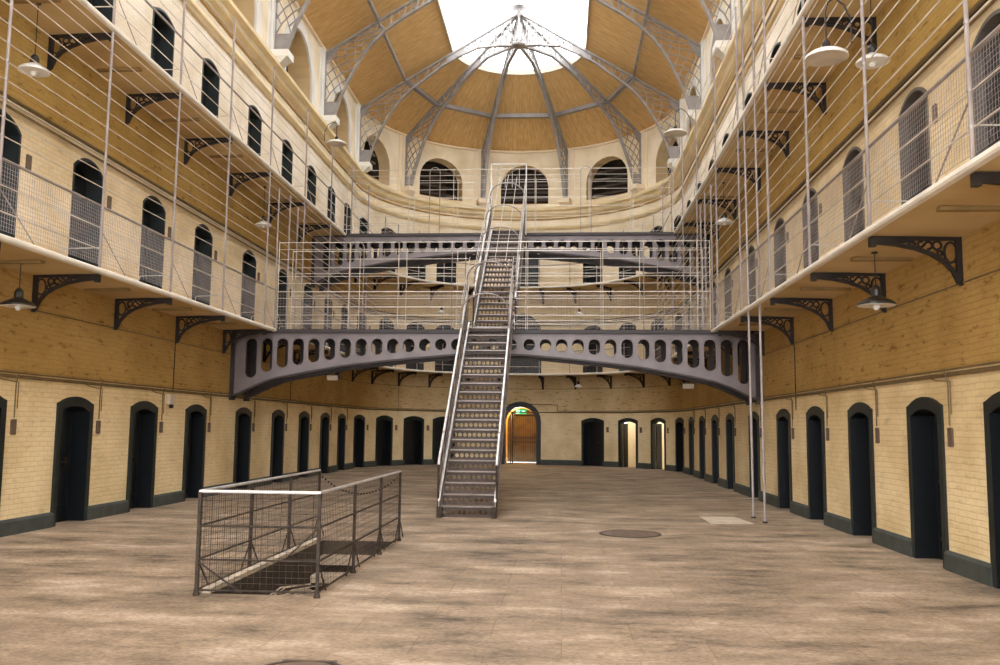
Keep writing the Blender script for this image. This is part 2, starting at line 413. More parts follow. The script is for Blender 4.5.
def wall(name, s0, s1, label):
    mb = MB()
    def q(sa, sb, za, zb, zc=None, zd=None):   # quad sa..sb; bottom za(at sa) zc(at sb), top zb
        zc = za if zc is None else zc; zd = zb if zd is None else zd
        mb.quad([pos(sa, 0, za), pos(sb, 0, zc), pos(sb, 0, zd), pos(sa, 0, zb)], [(sa, za), (sb, zc), (sb, zd), (sa, zb)])
    for lst, z0, z1 in ((ground, 0, H1-.05), (first, H1-.05, H2-.05), (second, H2-.05, 11.9), (arcade, 11.9, 14.85)):
        cur = s0
        for o in sorted([o for o in lst if s0 < o['s'] < s1], key=lambda o: o['s']):
            sa, sb = o['s']-o['hw'], o['s']+o['hw']
            r = srange(cur, sa)
            for a, b in zip(r, r[1:]): q(a, b, z0, z1)
            A = arch(o)
            for (a, za), (b, zb) in zip(A, A[1:]):
                q(o['s']+a, o['s']+b, za, z1, zb, z1)
                if o['zb'] > z0: q(o['s']+a, o['s']+b, z0, o['zb'])
            outline = [(-o['hw'], o['zb'])]+A+[(o['hw'], o['zb'])]
            d = o['dep']; mi = 1 if o['kind'] == 'win' else 0
            for (a, za), (b, zb) in zip(outline, outline[1:]+outline[:1]):
                if o['zb'] <= z0+.1 and za == zb == o['zb']: continue
                p = [pos(o['s']+a, 0, za), pos(o['s']+a, -d, za), pos(o['s']+b, -d, zb), pos(o['s']+b, 0, zb)]
                mb.quad(p, [(o['s']+a, za), (o['s']+a-d, za), (o['s']+b-d, zb), (o['s']+b, zb)], mi)
            cur = sb
        r = srange(cur, s1)
        for a, b in zip(r, r[1:]): q(a, b, z0, z1)
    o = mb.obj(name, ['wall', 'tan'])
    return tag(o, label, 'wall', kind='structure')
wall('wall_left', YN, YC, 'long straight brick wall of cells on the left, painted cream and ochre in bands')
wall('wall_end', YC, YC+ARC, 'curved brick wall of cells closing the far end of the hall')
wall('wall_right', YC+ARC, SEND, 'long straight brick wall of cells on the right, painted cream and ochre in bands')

# floor with the stairwell opening
HX0, HX1, HY0, HY1 = -3.52, -2.47, 8.98, 13.25
mb = MB()
xs = [XL-.6, HX0, HX1, XR+.6]; ys = [YN, HY0, HY1, 43.5]
for i in range(3):
    for j in range(3):
        if i == 1 and j == 1: continue
        mb.quad([(xs[i], ys[j], 0), (xs[i+1], ys[j], 0), (xs[i+1], ys[j+1], 0), (xs[i], ys[j+1], 0)])
tag(mb.obj('floor', 'floor'), 'worn brown flagstone floor of the hall', 'floor', kind='structure')
mb = MB()
for a, b in (((HX0, HY0), (HX1, HY0)), ((HX1, HY0), (HX1, HY1)), ((HX1, HY1), (HX0, HY1)), ((HX0, HY1), (HX0, HY0))):
    mb.quad([(a[0], a[1], 0), (a[0], a[1], -2.6), (b[0], b[1], -2.6), (b[0], b[1], 0)])
mb.quad([(HX0, HY0, -2.6), (HX1, HY0, -2.6), (HX1, HY1, -2.6), (HX0, HY1, -2.6)])
tag(mb.obj('wall_stairwell', 'pit'), 'dark stone sides of the basement stair opening in the floor', 'stairwell', kind='structure')
st = thing('stone_stair', (-3, 13.2, 0), 'worn stone steps going down through the floor inside the mesh cage', 'stairs')
for k in range(12):
    mb = MB(); y1 = HY1-k*.33; mb.box(HX0+.02, HX1-.02, y1-.36, y1, -.2*(k+1)-.1, -.2*(k+1)+.0)
    mb.obj('step', 'stair', st)
mb = MB(); mb.box(HX0-.09, HX0-.0, HY0, HY1, .0, .05)
tag(mb.obj('stone_kerb', 'pale'), 'pale stone kerb along the left edge of the floor opening', 'kerb')

# baseboards: dark painted skirting between the doors
def skirting(name, s0, s1, label):
    mb = MB(); cur = s0
    for o in sorted([o for o in ground if s0 < o['s'] < s1], key=lambda o: o['s'])+[None]:
        e = s1 if o is None else o['s']-o['hw']+.02
        mb.sweep([(-.02, 0), (.05, 0), (.05, .20), (.025, .24), (-.02, .24)], srange(cur, e))
        if o is None: break
        cur = o['s']+o['hw']-.02
    tag(mb.obj(name, 'base'), label, 'skirting', kind='structure')
skirting('baseboard_left', YN, YC, 'dark painted skirting along the foot of the left wall')
skirting('baseboard_end', YC, YC+ARC, 'dark painted skirting along the foot of the curved far wall')
skirting('baseboard_right', YC+ARC, SEND, 'dark painted skirting along the foot of the right wall')

# string courses and cornice
full = srange(YN, SEND, .35)
tn = [0]
def trim(prof, ms, label):
    tn[0] += 1; mb = MB(); mb.sweep(prof, full)
    return tag(mb.obj('trim_%d' % tn[0], ms), label, 'moulding', kind='structure')
trim([(-.02, 2.36), (.035, 2.36), (.05, 2.385), (.035, 2.41), (-.02, 2.41)], 'pipe', 'thin ledge above the ground floor cell doors')
trim([(-.02, 3.44), (.012, 3.44), (.012, 3.46), (-.02, 3.46)], 'pipe', 'thin line in the ochre paint at the foot of the lower brackets')
trim([(-.02, 6.52), (.03, 6.52), (.045, 6.545), (.03, 6.57), (-.02, 6.57)], 'pipe', 'thin ledge above the first gallery cell doors')
trim([(-.02, 10.86), (.06, 10.86), (.14, 10.95), (.14, 11.02), (.05, 11.06), (-.02, 11.06)], 'mould', 'lower moulding under the cornice')
trim([(-.02, 11.5), (.05, 11.5), (.16, 11.58), (.22, 11.7), (.34, 11.76), (.34, 11.86), (.30, 11.92), (-.02, 11.95)], 'mould', 'projecting cream cornice under the arched windows')
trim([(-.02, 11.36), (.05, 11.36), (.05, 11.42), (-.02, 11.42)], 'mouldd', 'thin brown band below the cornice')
trim([(-.02, 14.62), (.10, 14.62), (.10, 14.70), (-.02, 14.72)], 'plaster', 'cream wall plate under the roof boarding')

# pilasters beside the ribs and stone corbels under them
rib_s = [sL(y) for y in TY]+[YC]+[sA(a) for a in (-54, -18, 18, 54)]+[YC+ARC]+[sR(y) for y in reversed(TY)]
for k, s in enumerate(rib_s):
    mb = MB()
    side = 'left' if s < YC+ARC/2 else 'right'
    mb.sbox(s, -.02, .07, 11.93, 14.6, .36)
    mb.sbox(s, -.02, .13, 11.93, 14.66, .2)
    mb.sbox(s, -.02, .60, 12.02, 12.22, .26)
    c = pos(s, 0, 0); n = nrm(s); t = tan_(s)
    P = lambda a, o, z: c+t*a+n*o+Vector((0, 0, z))
    mb.hexa([P(-.18, -.02, 11.8), P(-.18, .3, 11.8), P(.18, .3, 11.8), P(.18, -.02, 11.8), P(-.24, -.02, 12.02), P(-.24, .54, 12.02), P(.24, .54, 12.02), P(.24, -.02, 12.02)])
    tn[0] += 1
    if k < 6: wh = 'left wall, the %s' % ordn(k)
    elif k > 11: wh = 'right wall, the %s' % ordn(17-k)
    else: wh = ['at the left end of the curved wall', 'in the curved wall, far left', 'in the curved wall, left of the middle arch', 'in the curved wall, right of the middle arch', 'in the curved wall, far right', 'at the right end of the curved wall'][k-6]
    tag(mb.obj('trim_%d' % tn[0], 'plaster' if YC < s < YC+ARC else 'white'), 'pale pilaster with stone corbel carrying a roof rib, '+wh, 'pilaster', kind='structure')

# ---------------------------------------------------------------- cell doors
def ring(mb, outer, inner, y0, y1, mi=0):      # arch-shaped band in local (x, z), from depth y0 (front) to y1
    for i in range(len(outer)-1):
        (a, b), (c, d) = outer[i], outer[i+1]; (e, f), (g, h) = inner[i], inner[i+1]
        mb.quad([(a, y0, b), (c, y0, d), (g, y0, h), (e, y0, f)], None, mi)
        mb.quad([(a, y0, b), (a, y1, b), (c, y1, d), (c, y0, d)], None, mi)
        mb.quad([(e, y0, f), (g, y0, h), (g, y1, h), (e, y1, f)], None, 1)
def ground_outline(hw, zs, zt, zb=0):
    A = arch(dict(hw=hw, zs=zs, zt=zt)); return [(-hw, zb)]+A+[(hw, zb)]
def leaf_mesh(hw, zs, zt, y0, th=.06, zb=0):
    mb = MB(); O = ground_outline(hw, zs, zt, zb)
    mb.quad([(a, y0, b) for a, b in O]); mb.quad([(a, y0+th, b) for a, b in reversed(O)])
    for (a, b), (c, d) in zip(O, O[1:]+O[:1]): mb.quad([(a, y0, b), (a, y0+th, b), (c, y0+th, d), (c, y0, d)])
    return mb
def rz_of(s):
    t = tan_(s); return math.atan2(t.y, t.x)
# local frame of a door: x along the wall (growing s), -y out of the wall? (y = into the wall)
protos = {}
def cell_proto(kind):
    root = bpy.data.objects.new('proto', None); C.objects.link(root)
    if kind == 'ground' or kind.startswith('open'):
        hw, zs, zt, b = .555, 2.02, 2.13, .12
        fm = MB(); ring(fm, ground_outline(hw+.01, zs, zt+.01), ground_outline(hw-b, zs-.13, zt-.15), -.03, .4 if kind == 'ground' else .14)
        local('door_frame', fm, ['frame', 'door'], root)
        if kind == 'ground':
            lf = local('door_leaf', leaf_mesh(hw-b, zs-.13, zt-.15, .27), 'door', root)
            mb = MB(); mb.box(-.3, .3, .255, .27, 1.0, 1.05); mb.box(-.3, .3, .255, .27, .25, .3)
            for bx in (-.34, .34): mb.box(bx-.03, bx+.03, .255, .27, .1, 1.8)
            hg = local('ledge', mb, 'door', lf)
            mb = MB(); mb.tube([(.25, .25, 1.02), (.05, .25, 1.02)], .015); mb.box(.2, .3, .24, .27, .96, 1.1)
            local('bolt', mb, 'iron', lf)
            mb = MB(); mb.lathe([(.025, 0), (.03, .005), (.015, .012)], (0, 0, 0), 10)
            mb.v = [(x, .26-z, y+1.5) for x, y, z in mb.v]; local('spyhole', mb, 'iron', lf)
        else:
            # leaf standing open inside, cell plaster beyond
            mb = MB(); mb.box(-.44, -.39, .16, .42, 0, 1.9)
            local('door_leaf', mb, 'door', root)
            mb = MB(); mb.quad([(-.46, 1.9, 0), (.9, 1.9, 0), (.9, 1.9, 2.6), (-.46, 1.9, 2.6)])
            mb.quad([(.9, .4, 0), (.9, .4, 2.6), (.9, 1.9, 2.6), (.9, 1.9, 0)])
            mb.quad([(-.46, .42, 0), (-.46, 1.9, 0), (-.46, 1.9, 2.6), (-.46, .42, 2.6)])
            local('cell_interior', mb, 'cell', root)
            mb = MB(); mb.lathe([(.03, 0), (.045, .03), (.03, .07)], (.3, 1.2, 2.05), 8)
            local('cell_fill_bulb', mb, 'bulb', root)  # glowing bulb added to brighten the cell behind the open door
    else:
        z1 = 2.08 if kind == 'second' else 1.99; zt = 2.2
        hw = .50; grey = kind.endswith('grey')
        fm = MB(); ring(fm, ground_outline(hw+.005, z1, zt+.005), ground_outline(hw-.04, z1-.03, zt-.04), -.012, .26 if grey else .36)
        local('door_frame', fm, ['jamb', 'jamb'] if grey else ['frame', 'frame'], root)
        lf = local('door_leaf', leaf_mesh(hw-.04, z1-.03, zt-.04, .2 if grey else .3), 'door', root)
        mb = MB()
        for bx in (-.36, .36): mb.box(bx-.04, bx+.04, (.185 if grey else .285), (.2 if grey else .3), .1, 1.75)
        for z in (.2, 1.0, 1.7): mb.box(-.4, .4, (.185 if grey else .285), (.2 if grey else .3), z-.04, z+.04)
        local('ledge', mb, 'door', lf)
        if grey:
            g = MB(); k = -.42
            while k <= .421:
                g.box(k-.005, k+.005, .1, .11, .03, 1.95); k += .105
            z = .05
            while z < 1.95:
                g.box(-.45, .45, .098, .108, z-.005, z+.005); z += .11
            local('grille', g, 'grille', root)
    return root
first_use = {}
dn = [0]
def place(kind, s, z, label):
    dn[0] += 1
    if kind not in protos:
        protos[kind] = cell_proto(kind); r = protos[kind]
    else: r = copy_tree(protos[kind])
    r.name = 'door_%d' % dn[0]
    p = pos(s, 0, z); r.location = p; r.rotation_euler = (0, 0, rz_of(s))
    tag(r, label, 'door', kind='structure')
    return r
LV = {'ground': (ground, 0, 'ground floor'), 'first': (first, H1, 'first gallery'), 'second': (second, H2, 'top gallery')}
WH = {'left': 'in the left wall', 'right': 'in the right wall', 'curve_left': 'left of centre in the curved far wall', 'curve_right': 'right of centre in the curved far wall'}
for lv, (lst, z, nm) in LV.items():
    cnt = {}
    for o in sorted(lst, key=lambda o: (o['where'], o['idx'] if 'idx' in o else 0)):
        if o['kind'] != 'cell': continue
        wv = o['where']; i = o['idx']
        if wv in ('left', 'right') and i < 2: 
            pass
        kind = lv
        if lv == 'first' and wv == 'right': kind = 'first_grey'
        desc = 'black arched cell door'
        if lv == 'ground' and wv == 'curve_right' and i in (1, 2): kind = 'open'; desc = 'dark cell doorway standing half open'
        if wv in ('left', 'right'):
            lab = '%s on the %s %s, the %s' % (desc, nm, WH[wv], ordn(i)) if lv != 'ground' else '%s at floor level %s, the %s' % (desc, WH[wv], ordn(i))
        else:
            k = (3-i) if wv == 'curve_left' else i
            lab = '%s on the %s %s, %s from the middle' % (desc, nm, WH[wv], ['first', 'second', 'third', 'fourth'][k])
        lab = lab.replace('on the ground floor', 'at floor level')
        place(kind, o['s'], z, lab)

# ---------------------------------------------------------------- arched entrance with the iron gate, and the two arches above
def frame_to(s, z):
    return pos(s, 0, z), rz_of(s)
E0 = [o for o in ground if o['kind'] == 'entrance'][0]
p, rz = frame_to(E0['s'], 0)
dn[0] += 1
t = thing('door_%d' % dn[0], p, 'arched entrance in the middle of the curved wall with black surround and barred iron gate', 'doorway', kind='structure', rz=rz)
fm = MB(); ring(fm, ground_outline(.95, 1.95, 2.87), ground_outline(.72, 1.9, 2.62), -.05, .5); local('door_frame', fm, ['frame', 'door'], t)
mb = MB()
O = ground_outline(.72, 1.9, 2.62)
for (a, b), (c, d) in zip(O, O[1:]): mb.quad([(a, .45, b), (a, 2.8, b), (c, 2.8, d), (c, .45, d)])
local('passage_wall', mb, 'orange', t)
mb = MB(); mb.quad([(a, 2.8, b) for a, b in O]); local('passage_back', mb, 'passage', t)
mb = MB(); mb.box(-.28, .64, 2.7, 2.75, 0.02, .06); local('threshold', mb, 'enamel', t)
gt = MB()
for k in range(10): gt.box(-.30+k*.105-.011, -.30+k*.105+.011, .9, .925, .08, 2.3-.0*k)
for z in (.1, 1.0, 1.2, 2.25): gt.box(-.34, .68, .89, .935, z-.025, z+.025)
g1 = local('gate', gt, 'iron', t)
mb = MB(); mb.box(-.42, -.36, .86, .95, 0, 2.35); mb.box(-.52, -.48, 1.0, 1.5, 0, 2.3); local('gate_post', mb, 'rust', t)
mb = MB(); mb.lathe([(.05, 0), (.07, .05), (.04, .1)], (-.1, 1.6, 2.42), 10); local('passage_lamp', mb, 'bulb', t)
li = bpy.data.lights.new('passage_light', 'POINT'); li.energy = 42; li.color = (1, .74, .36); li.shadow_soft_size = .06
lo = bpy.data.objects.new('passage_light', li); C.objects.link(lo); lo.parent = t; lo.location = (-.1, 1.6, 2.3)
# exit sign
es = thing('exit_sign', pos(E0['s'], -.1, 2.42)+tan_(E0['s'])*0.0, 'green and white running man exit sign hanging at the top of the entrance arch', 'sign', rz=rz)
mb = MB(); mb.box(-.26, .26, .0, .03, -.12, .10); local('sign_panel', mb, 'green', es)
mb = MB()
yy = -.012
def pl(pts): mb.hexa([(a, 0, b) for a, b in pts]+[(a, yy, b) for a, b in pts])
pl([(-.20, -.09), (-.06, -.09), (-.06, .07), (-.20, .07)])
pl([(.10, -.015), (.19, -.015), (.19, .015), (.10, .015)]); pl([(.06, 0), (.11, -.05), (.11, .05), (.0605, .001)])
local('pictogram', mb, 'exitw', es)
mb = MB()
yy = -.012
def pm(p0, p1, w_): 
    mb.bar((p0[0], -.016, p0[1]), (p1[0], -.016, p1[1]), .008, w_, side=(0, 1, 0))
pm((-.12, .03), (-.14, -.02), .03); pm((-.14, -.02), (-.10, -.05), .015); pm((-.10, -.05), (-.11, -.085), .014); pm((-.14, -.02), (-.17, -.07), .015); pm((-.12, .025), (-.085, .0), .012); pm((-.13, .025), (-.17, .01), .012); pm((-.115, .04), (-.115, .062), .022)
local('running_figure', mb, 'green', es)
mb = MB(); mb.tube([(-.2, .015, .1), (-.2, .015, .22)], .008); mb.tube([(.2, .015, .1), (.2, .015, .18)], .008); local('hanger', mb, 'iron', es)
for lst, z, lab in ((first, H1, 'large round-headed dark arch on the first gallery at the middle of the curved wall'), (second, H2, 'dark doorway on the top gallery at the middle of the curved wall')):
    o = [o for o in lst if o['kind'].startswith('hall')][0]
    p, rz = frame_to(o['s'], z); dn[0] += 1
    t = thing('door_%d' % dn[0], p, lab, 'doorway', kind='structure', rz=rz)
    hw, zs, zt = o['hw'], o['zs']-z, o['zt']-z
    fm = MB(); ring(fm, ground_outline(hw+.01, zs, zt+.01), ground_outline(hw-.12, zs-.05, zt-.13), -.03, .5); local('door_frame', fm, ['frame', 'door'], t)
    local('door_leaf', leaf_mesh(hw-.12, zs-.05, zt-.13, .42), 'door', t)
    g = MB(); k = -hw+.15
    while k < hw-.1: g.box(k-.008, k+.008, .2, .216, .03, zs+.3); k += .09
    zz = .1
    while zz < zs+.3: g.box(-hw+.12, hw-.12, .198, .214, zz-.008, zz+.008); zz += .1
    local('grille', g, 'grille', t)

# ---------------------------------------------------------------- arched clerestory windows (dark rooms behind)
for k, o in enumerate(arcade):
    p, rz = frame_to(o['s'], 0); hw, zs, zt, zb, d = o['hw'], o['zs'], o['zt'], o['zb'], o['dep']
    name = 'window_%d' % (k+1)
    wv = o['where']
    if wv == 'end': lab = 'arched opening above the cornice in the curved far wall, %s' % ['leftmost', 'left of the middle', 'the middle one', 'right of the middle', 'rightmost'][k-6]
    elif wv == 'left': lab = 'tall arched opening above the cornice in the left wall, the %s' % ordn(k)
    else: lab = 'tall arched opening above the cornice in the right wall, the %s' % ordn(16-k)
    t = thing(name, p, lab, 'window', kind='structure', rz=rz)
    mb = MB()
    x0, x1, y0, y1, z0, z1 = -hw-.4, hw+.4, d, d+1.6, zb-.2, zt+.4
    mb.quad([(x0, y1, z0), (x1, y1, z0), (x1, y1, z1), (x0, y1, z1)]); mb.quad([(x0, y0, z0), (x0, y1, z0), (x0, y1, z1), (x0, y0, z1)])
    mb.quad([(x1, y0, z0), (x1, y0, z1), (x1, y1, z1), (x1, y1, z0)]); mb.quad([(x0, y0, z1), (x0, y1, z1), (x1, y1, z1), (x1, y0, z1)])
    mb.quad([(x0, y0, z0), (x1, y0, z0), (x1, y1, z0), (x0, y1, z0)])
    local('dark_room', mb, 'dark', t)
    mb = MB()
    for zz in (12.5, 12.85, 13.2, 13.55): mb.box(-hw-.1, hw+.1, d+.1, d+.16, zz, zz+.1)
    local('louvre', mb, 'rust', t)
    if wv != 'end':
        fm = MB(); ring(fm, ground_outline(hw+.3, zs, zt+.3, 11.95), ground_outline(hw-.005, zs, zt-.005, 11.95), -.05, .02); local('archivolt', fm, ['white', 'white'], t)

# ---------------------------------------------------------------- roof
EAVE, SKY, TOP = (0.0, 14.74), (3.80, 16.99), (6.50, 18.6)
def roof_line(off): return 14.74+(off)*(16.99-14.74)/3.8
rs = srange(YN, SEND, .4)
mb = MB(); mb.sweep([(-.5, roof_line(-.5)), (3.80, 16.99), (3.80, 17.11), (-.5, roof_line(-.5)+.12)], rs)
# put board UV along the slope
tag(mb.obj('ceiling', 'board'), 'golden brown boarded roof lining between the iron ribs', 'ceiling', kind='structure')
t = thing('window_skylight', (CX, YC, 17), 'white overcast glass skylight with rounded end over the hall', 'skylight', kind='structure')
t.name = 'window_%d' % (len(arcade)+1)
mb = MB(); mb.sweep([(3.78, 17.12), (6.53, 18.72)], rs, closed=False); mb.obj('pane', 'glass', t)
mb = MB(); mb.sweep([(3.76, 16.93), (3.83, 16.93), (3.83, 17.15), (3.76, 17.15)], rs); mb.obj('kerb_frame', 'pale', t)

def poly_bar(mb, pts, wth, hgt, s):             # chord made of bars in the rib plane at s; pts (off, z)
    side = tan_(s)
    for a, b in zip(pts, pts[1:]):
        A = pos2(s, *a); B = pos2(s, *b); d = (B-A).normalized()*.015
        mb.bar(A-d, B+d, wth, hgt, side=side)
def pos2(s, off, z):                             # radial line even past the axis
    c = pos(s, 0, 0); n = nrm(s); return c+n*off+Vector((0, 0, z))
def interp(pts, x):
    L_ = [0]
    for a, b in zip(pts, pts[1:]): L_.append(L_[-1]+math.hypot(b[0]-a[0], b[1]-a[1]))
    x *= L_[-1]
    for i in range(len(pts)-1):
        if x <= L_[i+1]+1e-9:
            t = (x-L_[i])/(L_[i+1]-L_[i]); return (pts[i][0]+(pts[i+1][0]-pts[i][0])*t, pts[i][1]+(pts[i+1][1]-pts[i][1])*t)
    return pts[-1]
OUT = [(.10, 12.22), (.10, 14.50), (1.9, 15.62), (3.8, 16.76), (6.45, 18.38)]
INN = [(.46, 12.22), (.70, 13.0), (1.08, 13.85), (1.36, 14.35), (1.7, 14.82), (2.18, 15.3), (2.75, 15.72), (3.4, 16.12), (4.02, 16.5), (4.87, 16.88), (5.68, 17.06), (6.2, 17.08), (6.45, 17.08)]
def half_rib(root, s, inn, straight):
    mb = MB(); poly_bar(mb, OUT, .14, .07, s); mb.obj('outer_chord', 'truss', root)
    mb = MB(); poly_bar(mb, inn, .14, .07, s); mb.obj('inner_chord', 'truss', root)
    mb = MB(); sd = tan_(s)
    o1 = [(.10, 12.7), (.10, 14.50), (1.9, 15.62)]; i1 = [p for p in inn if p[0] < 2.3]; i1 = [(.6, 12.7)]+i1[1:]
    def lp(t, v):
        a = interp(o1, t); b = interp(i1, t); return pos2(s, a[0]+(b[0]-a[0])*v, a[1]+(b[1]-a[1])*v)
    n = 8; dl = 2.6/n
    for k in range(-3, n+1):
        for sg in (0, 1):
            t0, t1 = k/n, k/n+dl
            segs = 3; P_ = []
            for q in range(segs+1):
                tt = t0+(t1-t0)*q/segs; vv = q/segs if sg == 0 else 1-q/segs
                if 0 <= tt <= 1: P_.append(lp(tt, vv))
            for a, b in zip(P_, P_[1:]): mb.bar(a, b, .035, .028, side=sd)
    mb.obj('lattice', 'truss', root)
    # middle panel: rungs and rings
    mb = MB()
    o2 = [(1.9, 15.62), (3.6, 16.64)]; i2 = [p for p in inn if 2.1 < p[0] < 3.9]
    for k in range(8):
        a = interp(o2, k/7); b = interp(i2, k/7); mb.bar(pos2(s, *a), pos2(s, *b), .05, .03, side=sd)
        if k < 7:
            a2 = interp(o2, (k+1)/7)
            if k % 2: mb.bar(pos2(s, *a2), pos2(s, *b), .04, .025, side=sd)
    mb.obj('web_rungs', 'truss', root)
    # skylight part: open crossing lattice
    mb = MB(); o3 = [(4.3, 17.07), (6.2, 18.28)]; i3 = [(4.3, interp(inn, .0)[1])]
    i3 = [p for p in inn if p[0] > 3.95]; i3[0] = (4.3, i3[0][1]+.1)
    n = 7
    for k in range(n+1):
        a = interp(o3, k/n); b = interp(i3, k/n)
        if k < n:
            a2 = interp(o3, (k+1)/n); b2 = interp(i3, (k+1)/n)
            mb.bar(pos2(s, *a), pos2(s, *b2), .05, .045, side=sd); mb.bar(pos2(s, *b), pos2(s, *a2), .05, .045, side=sd)
    mb.obj('skylight_lattice', 'truss', root)
    # solid plates: foot shoe, eaves gusset, skylight gusset
    def plate(pts, name):
        mb = MB(); n_ = len(pts)
        A = [pos2(s, *p)+sd*.02 for p in pts]; B = [pos2(s, *p)-sd*.02 for p in pts]
        mb.quad(A); mb.quad(list(reversed(B)))
        for i in range(n_): mb.quad([A[i], B[i], B[(i+1) % n_], A[(i+1) % n_]])
        mb.obj(name, 'truss', root)
    plate([(.1, 12.22), (.46, 12.22), (.62, 12.78), (.1, 12.78)], 'foot_plate')
    plate([(.1, 14.1), (.30, 14.25), (.62, 14.82), (.1, 14.50)], 'gusset')
    plate([(3.6, 16.64), (4.35, 17.1), (4.35, 16.72 if not straight else 16.66), (3.6, 16.32 if not straight else 16.24)], 'gusset')
INN_A = [(a, b+(.12 if 3 < a < 4.9 else 0)) for a, b in INN]
def truss(ss, label, straight=True, group='roof ribs'):
    t = thing('roof_rib', pos(ss[0], .1, 12.22), label, 'roof truss', group)
    for s in ss: half_rib(t, s, INN if straight else INN_A, straight)
    return t
for k, y in enumerate(TY):
    if k == 0: continue
    truss([sL(y), sR(y)], 'grey iron lattice roof truss spanning the straight hall, %s to the camera' % ordn(k-1))
truss([YC, YC+ARC], 'grey iron lattice truss crossing the hall where the rounded end begins', False)
for a_, nm in ((-54, 'far left'), (-18, 'left of centre'), (18, 'right of centre'), (54, 'far right')):
    truss([sA(a_)], 'curved grey lattice rib of the rounded roof end, the one %s' % nm, False)
# purlins between ribs
allr = [sL(y) for y in TY]+[YC]+[sA(a) for a in (-54, -18, 18, 54)]+[YC+ARC]+[sR(y) for y in reversed(TY)]
pn = ['left side, nearest bay', 'left side, second bay', 'left side, third bay', 'left side, fourth bay', 'left side, fifth bay', 'left side, bay before the rounded end', 'rounded end, far left bay', 'rounded end, left bay', 'rounded end, middle bay', 'rounded end, right bay', 'rounded end, far right bay', 'right side, bay before the rounded end', 'right side, fifth bay', 'right side, fourth bay', 'right side, third bay', 'right side, second bay', 'right side, nearest bay']
for a, b, nm in zip(allr, allr[1:], pn):
    stt = b <= YC+.01 or a >= YC+ARC-.01
    mb = MB(); mb.bar(pos(a, 1.93, 15.70), pos(b, 1.93, 15.70), .05 if stt else .12, .16)
    mb.bar(pos(a, 1.93, 15.61), pos(b, 1.93, 15.61), .10 if stt else .2, .03)
    tag(mb.obj('roof_purlin', 'purlin'), 'straight grey iron purlin under the roof boards, %s' % nm, 'purlin', 'roof purlins')
# ring and finial at the crown of the rounded end
t = thing('roof_finial', (CX, YC, 17.0), 'iron crown ring and spiked finial where the roof ribs meet', 'finial')
mb = MB(); mb.lathe([(.26, -.05), (.3, 0), (.3, .04), (.1, .06)], (CX, YC, 17.06), 20)
mb.box(CX-.85, CX+.85, YC-.09, YC+.09, 17.03, 17.09)
mb.obj('crown_ring', 'truss', t)
mb = MB(); mb.lathe([(.05, 0), (.05, 1.2), (.1, 1.3), (.06, 1.45), (.05, 1.6), (.03, 1.9), (.0, 2.0)], (CX, YC, 17.05), 10)
mb.obj('spindle', 'truss', t)
mb = MB(); mb.lathe([(.1, 0), (.30, .02), (.30, .05), (.1, .07)], (CX, YC, 18.62), 16)
for i in range(8): mb.tube([(CX, YC, 18.64), (CX+.42*math.cos(PI*i/4), YC+.42*math.sin(PI*i/4), 18.7)], .018, 5)
mb.obj('star_plate', 'truss', t)
mb = MB()
for i in range(8):
    a = PI/8+PI*i/4; mb.tube([(CX, YC, 18.5), (CX+2.2*math.cos(a), YC+2.2*math.sin(a), 17.25)], .012, 4)
mb.obj('tie_rod', 'truss', t)

# ---------------------------------------------------------------- galleries
for H, nm in ((H1, 'first'), (H2, 'top')):
    t = thing('gallery_walkway', (XL, 10, H), 'horseshoe stone walkway of the %s gallery running round the hall' % nm, 'walkway')
    mb = MB(); mb.sweep([(-.02, H-.10), (GW-.05, H-.07), (GW-.05, H-.005), (-.02, H-.005)], full); mb.obj('stone_slab', 'slab', t)
    mb = MB(); mb.sweep([(GW-.05, H-.085), (GW+.01, H-.08), (GW+.025, H-.055), (GW+.025, H-.02), (GW, H), (GW-.06, H)], full); mb.obj('nosing', 'nosing', t)
    for y in [6.8, 9.4, 12.2, 14.8, 17.4, 19.9, 24, 26.9, 29.8, 32.3]:
        for s in (sL(y), sR(y)):
            mb = MB(); mb.sbox(s, .05, .85, H-.13, H-.09, .05); mb.obj('joist', 'joist', t)
# cast iron brackets
def bracket_mesh():
    mb = MB(); th = .055
    def b(p0, p1, h): mb.bar((0, p0[0], p0[1]), (0, p1[0], p1[1]), th, h, side=(1, 0, 0))
    b((0.02, -.03), (1.04, -.03), .05); b((.03, 0), (.03, -.56), .055); b((.55, -.055), (1.04, -.05), .05)
    arcp = [(.03, -.58), (.10, -.42), (.20, -.31), (.34, -.22), (.52, -.15), (.75, -.10), (1.02, -.07)]
    for a, c in zip(arcp, arcp[1:]): b(a, c, .045)
    def loop(cx_, cz, rx, rz_, n=12, a0=0, a1=2*PI, r=.016):
        P_ = [(0, cx_+rx*math.cos(a0+(a1-a0)*i/n), cz+rz_*math.sin(a0+(a1-a0)*i/n)) for i in range(n+1)]
        mb.tube(P_, r, 5)
    loop(.115, -.20, .075, .125)
    loop(.27, -.115, .05, .05); loop(.37, -.115, .045, .045, 10, 0, 1.6*PI); loop(.46, -.10, .035, .035, 10, PI, 2.7*PI); loop(.24, -.21, .03, .03)
    loop(.56, -.095, .04, .022)
    mb.box(-.045, .045, 0, .02, -.60, 0.0)
    mb.box(-.04, .04, .99, 1.06, -.13, -.01)
    return mb
BR = None
br_y = [2.9, 5.5, 8.15, 10.87, 13.4, 16.0, 18.65, 21.35, 24.35, 27.15, 29.76, 32.3]
bm = bracket_mesh().obj('gallery_bracket', 'iron')
used = False
arcb = [-88, -70.5, -54.5, -39.5, -23, -10, 8, 21.5, 37.3, 54, 71, 88]
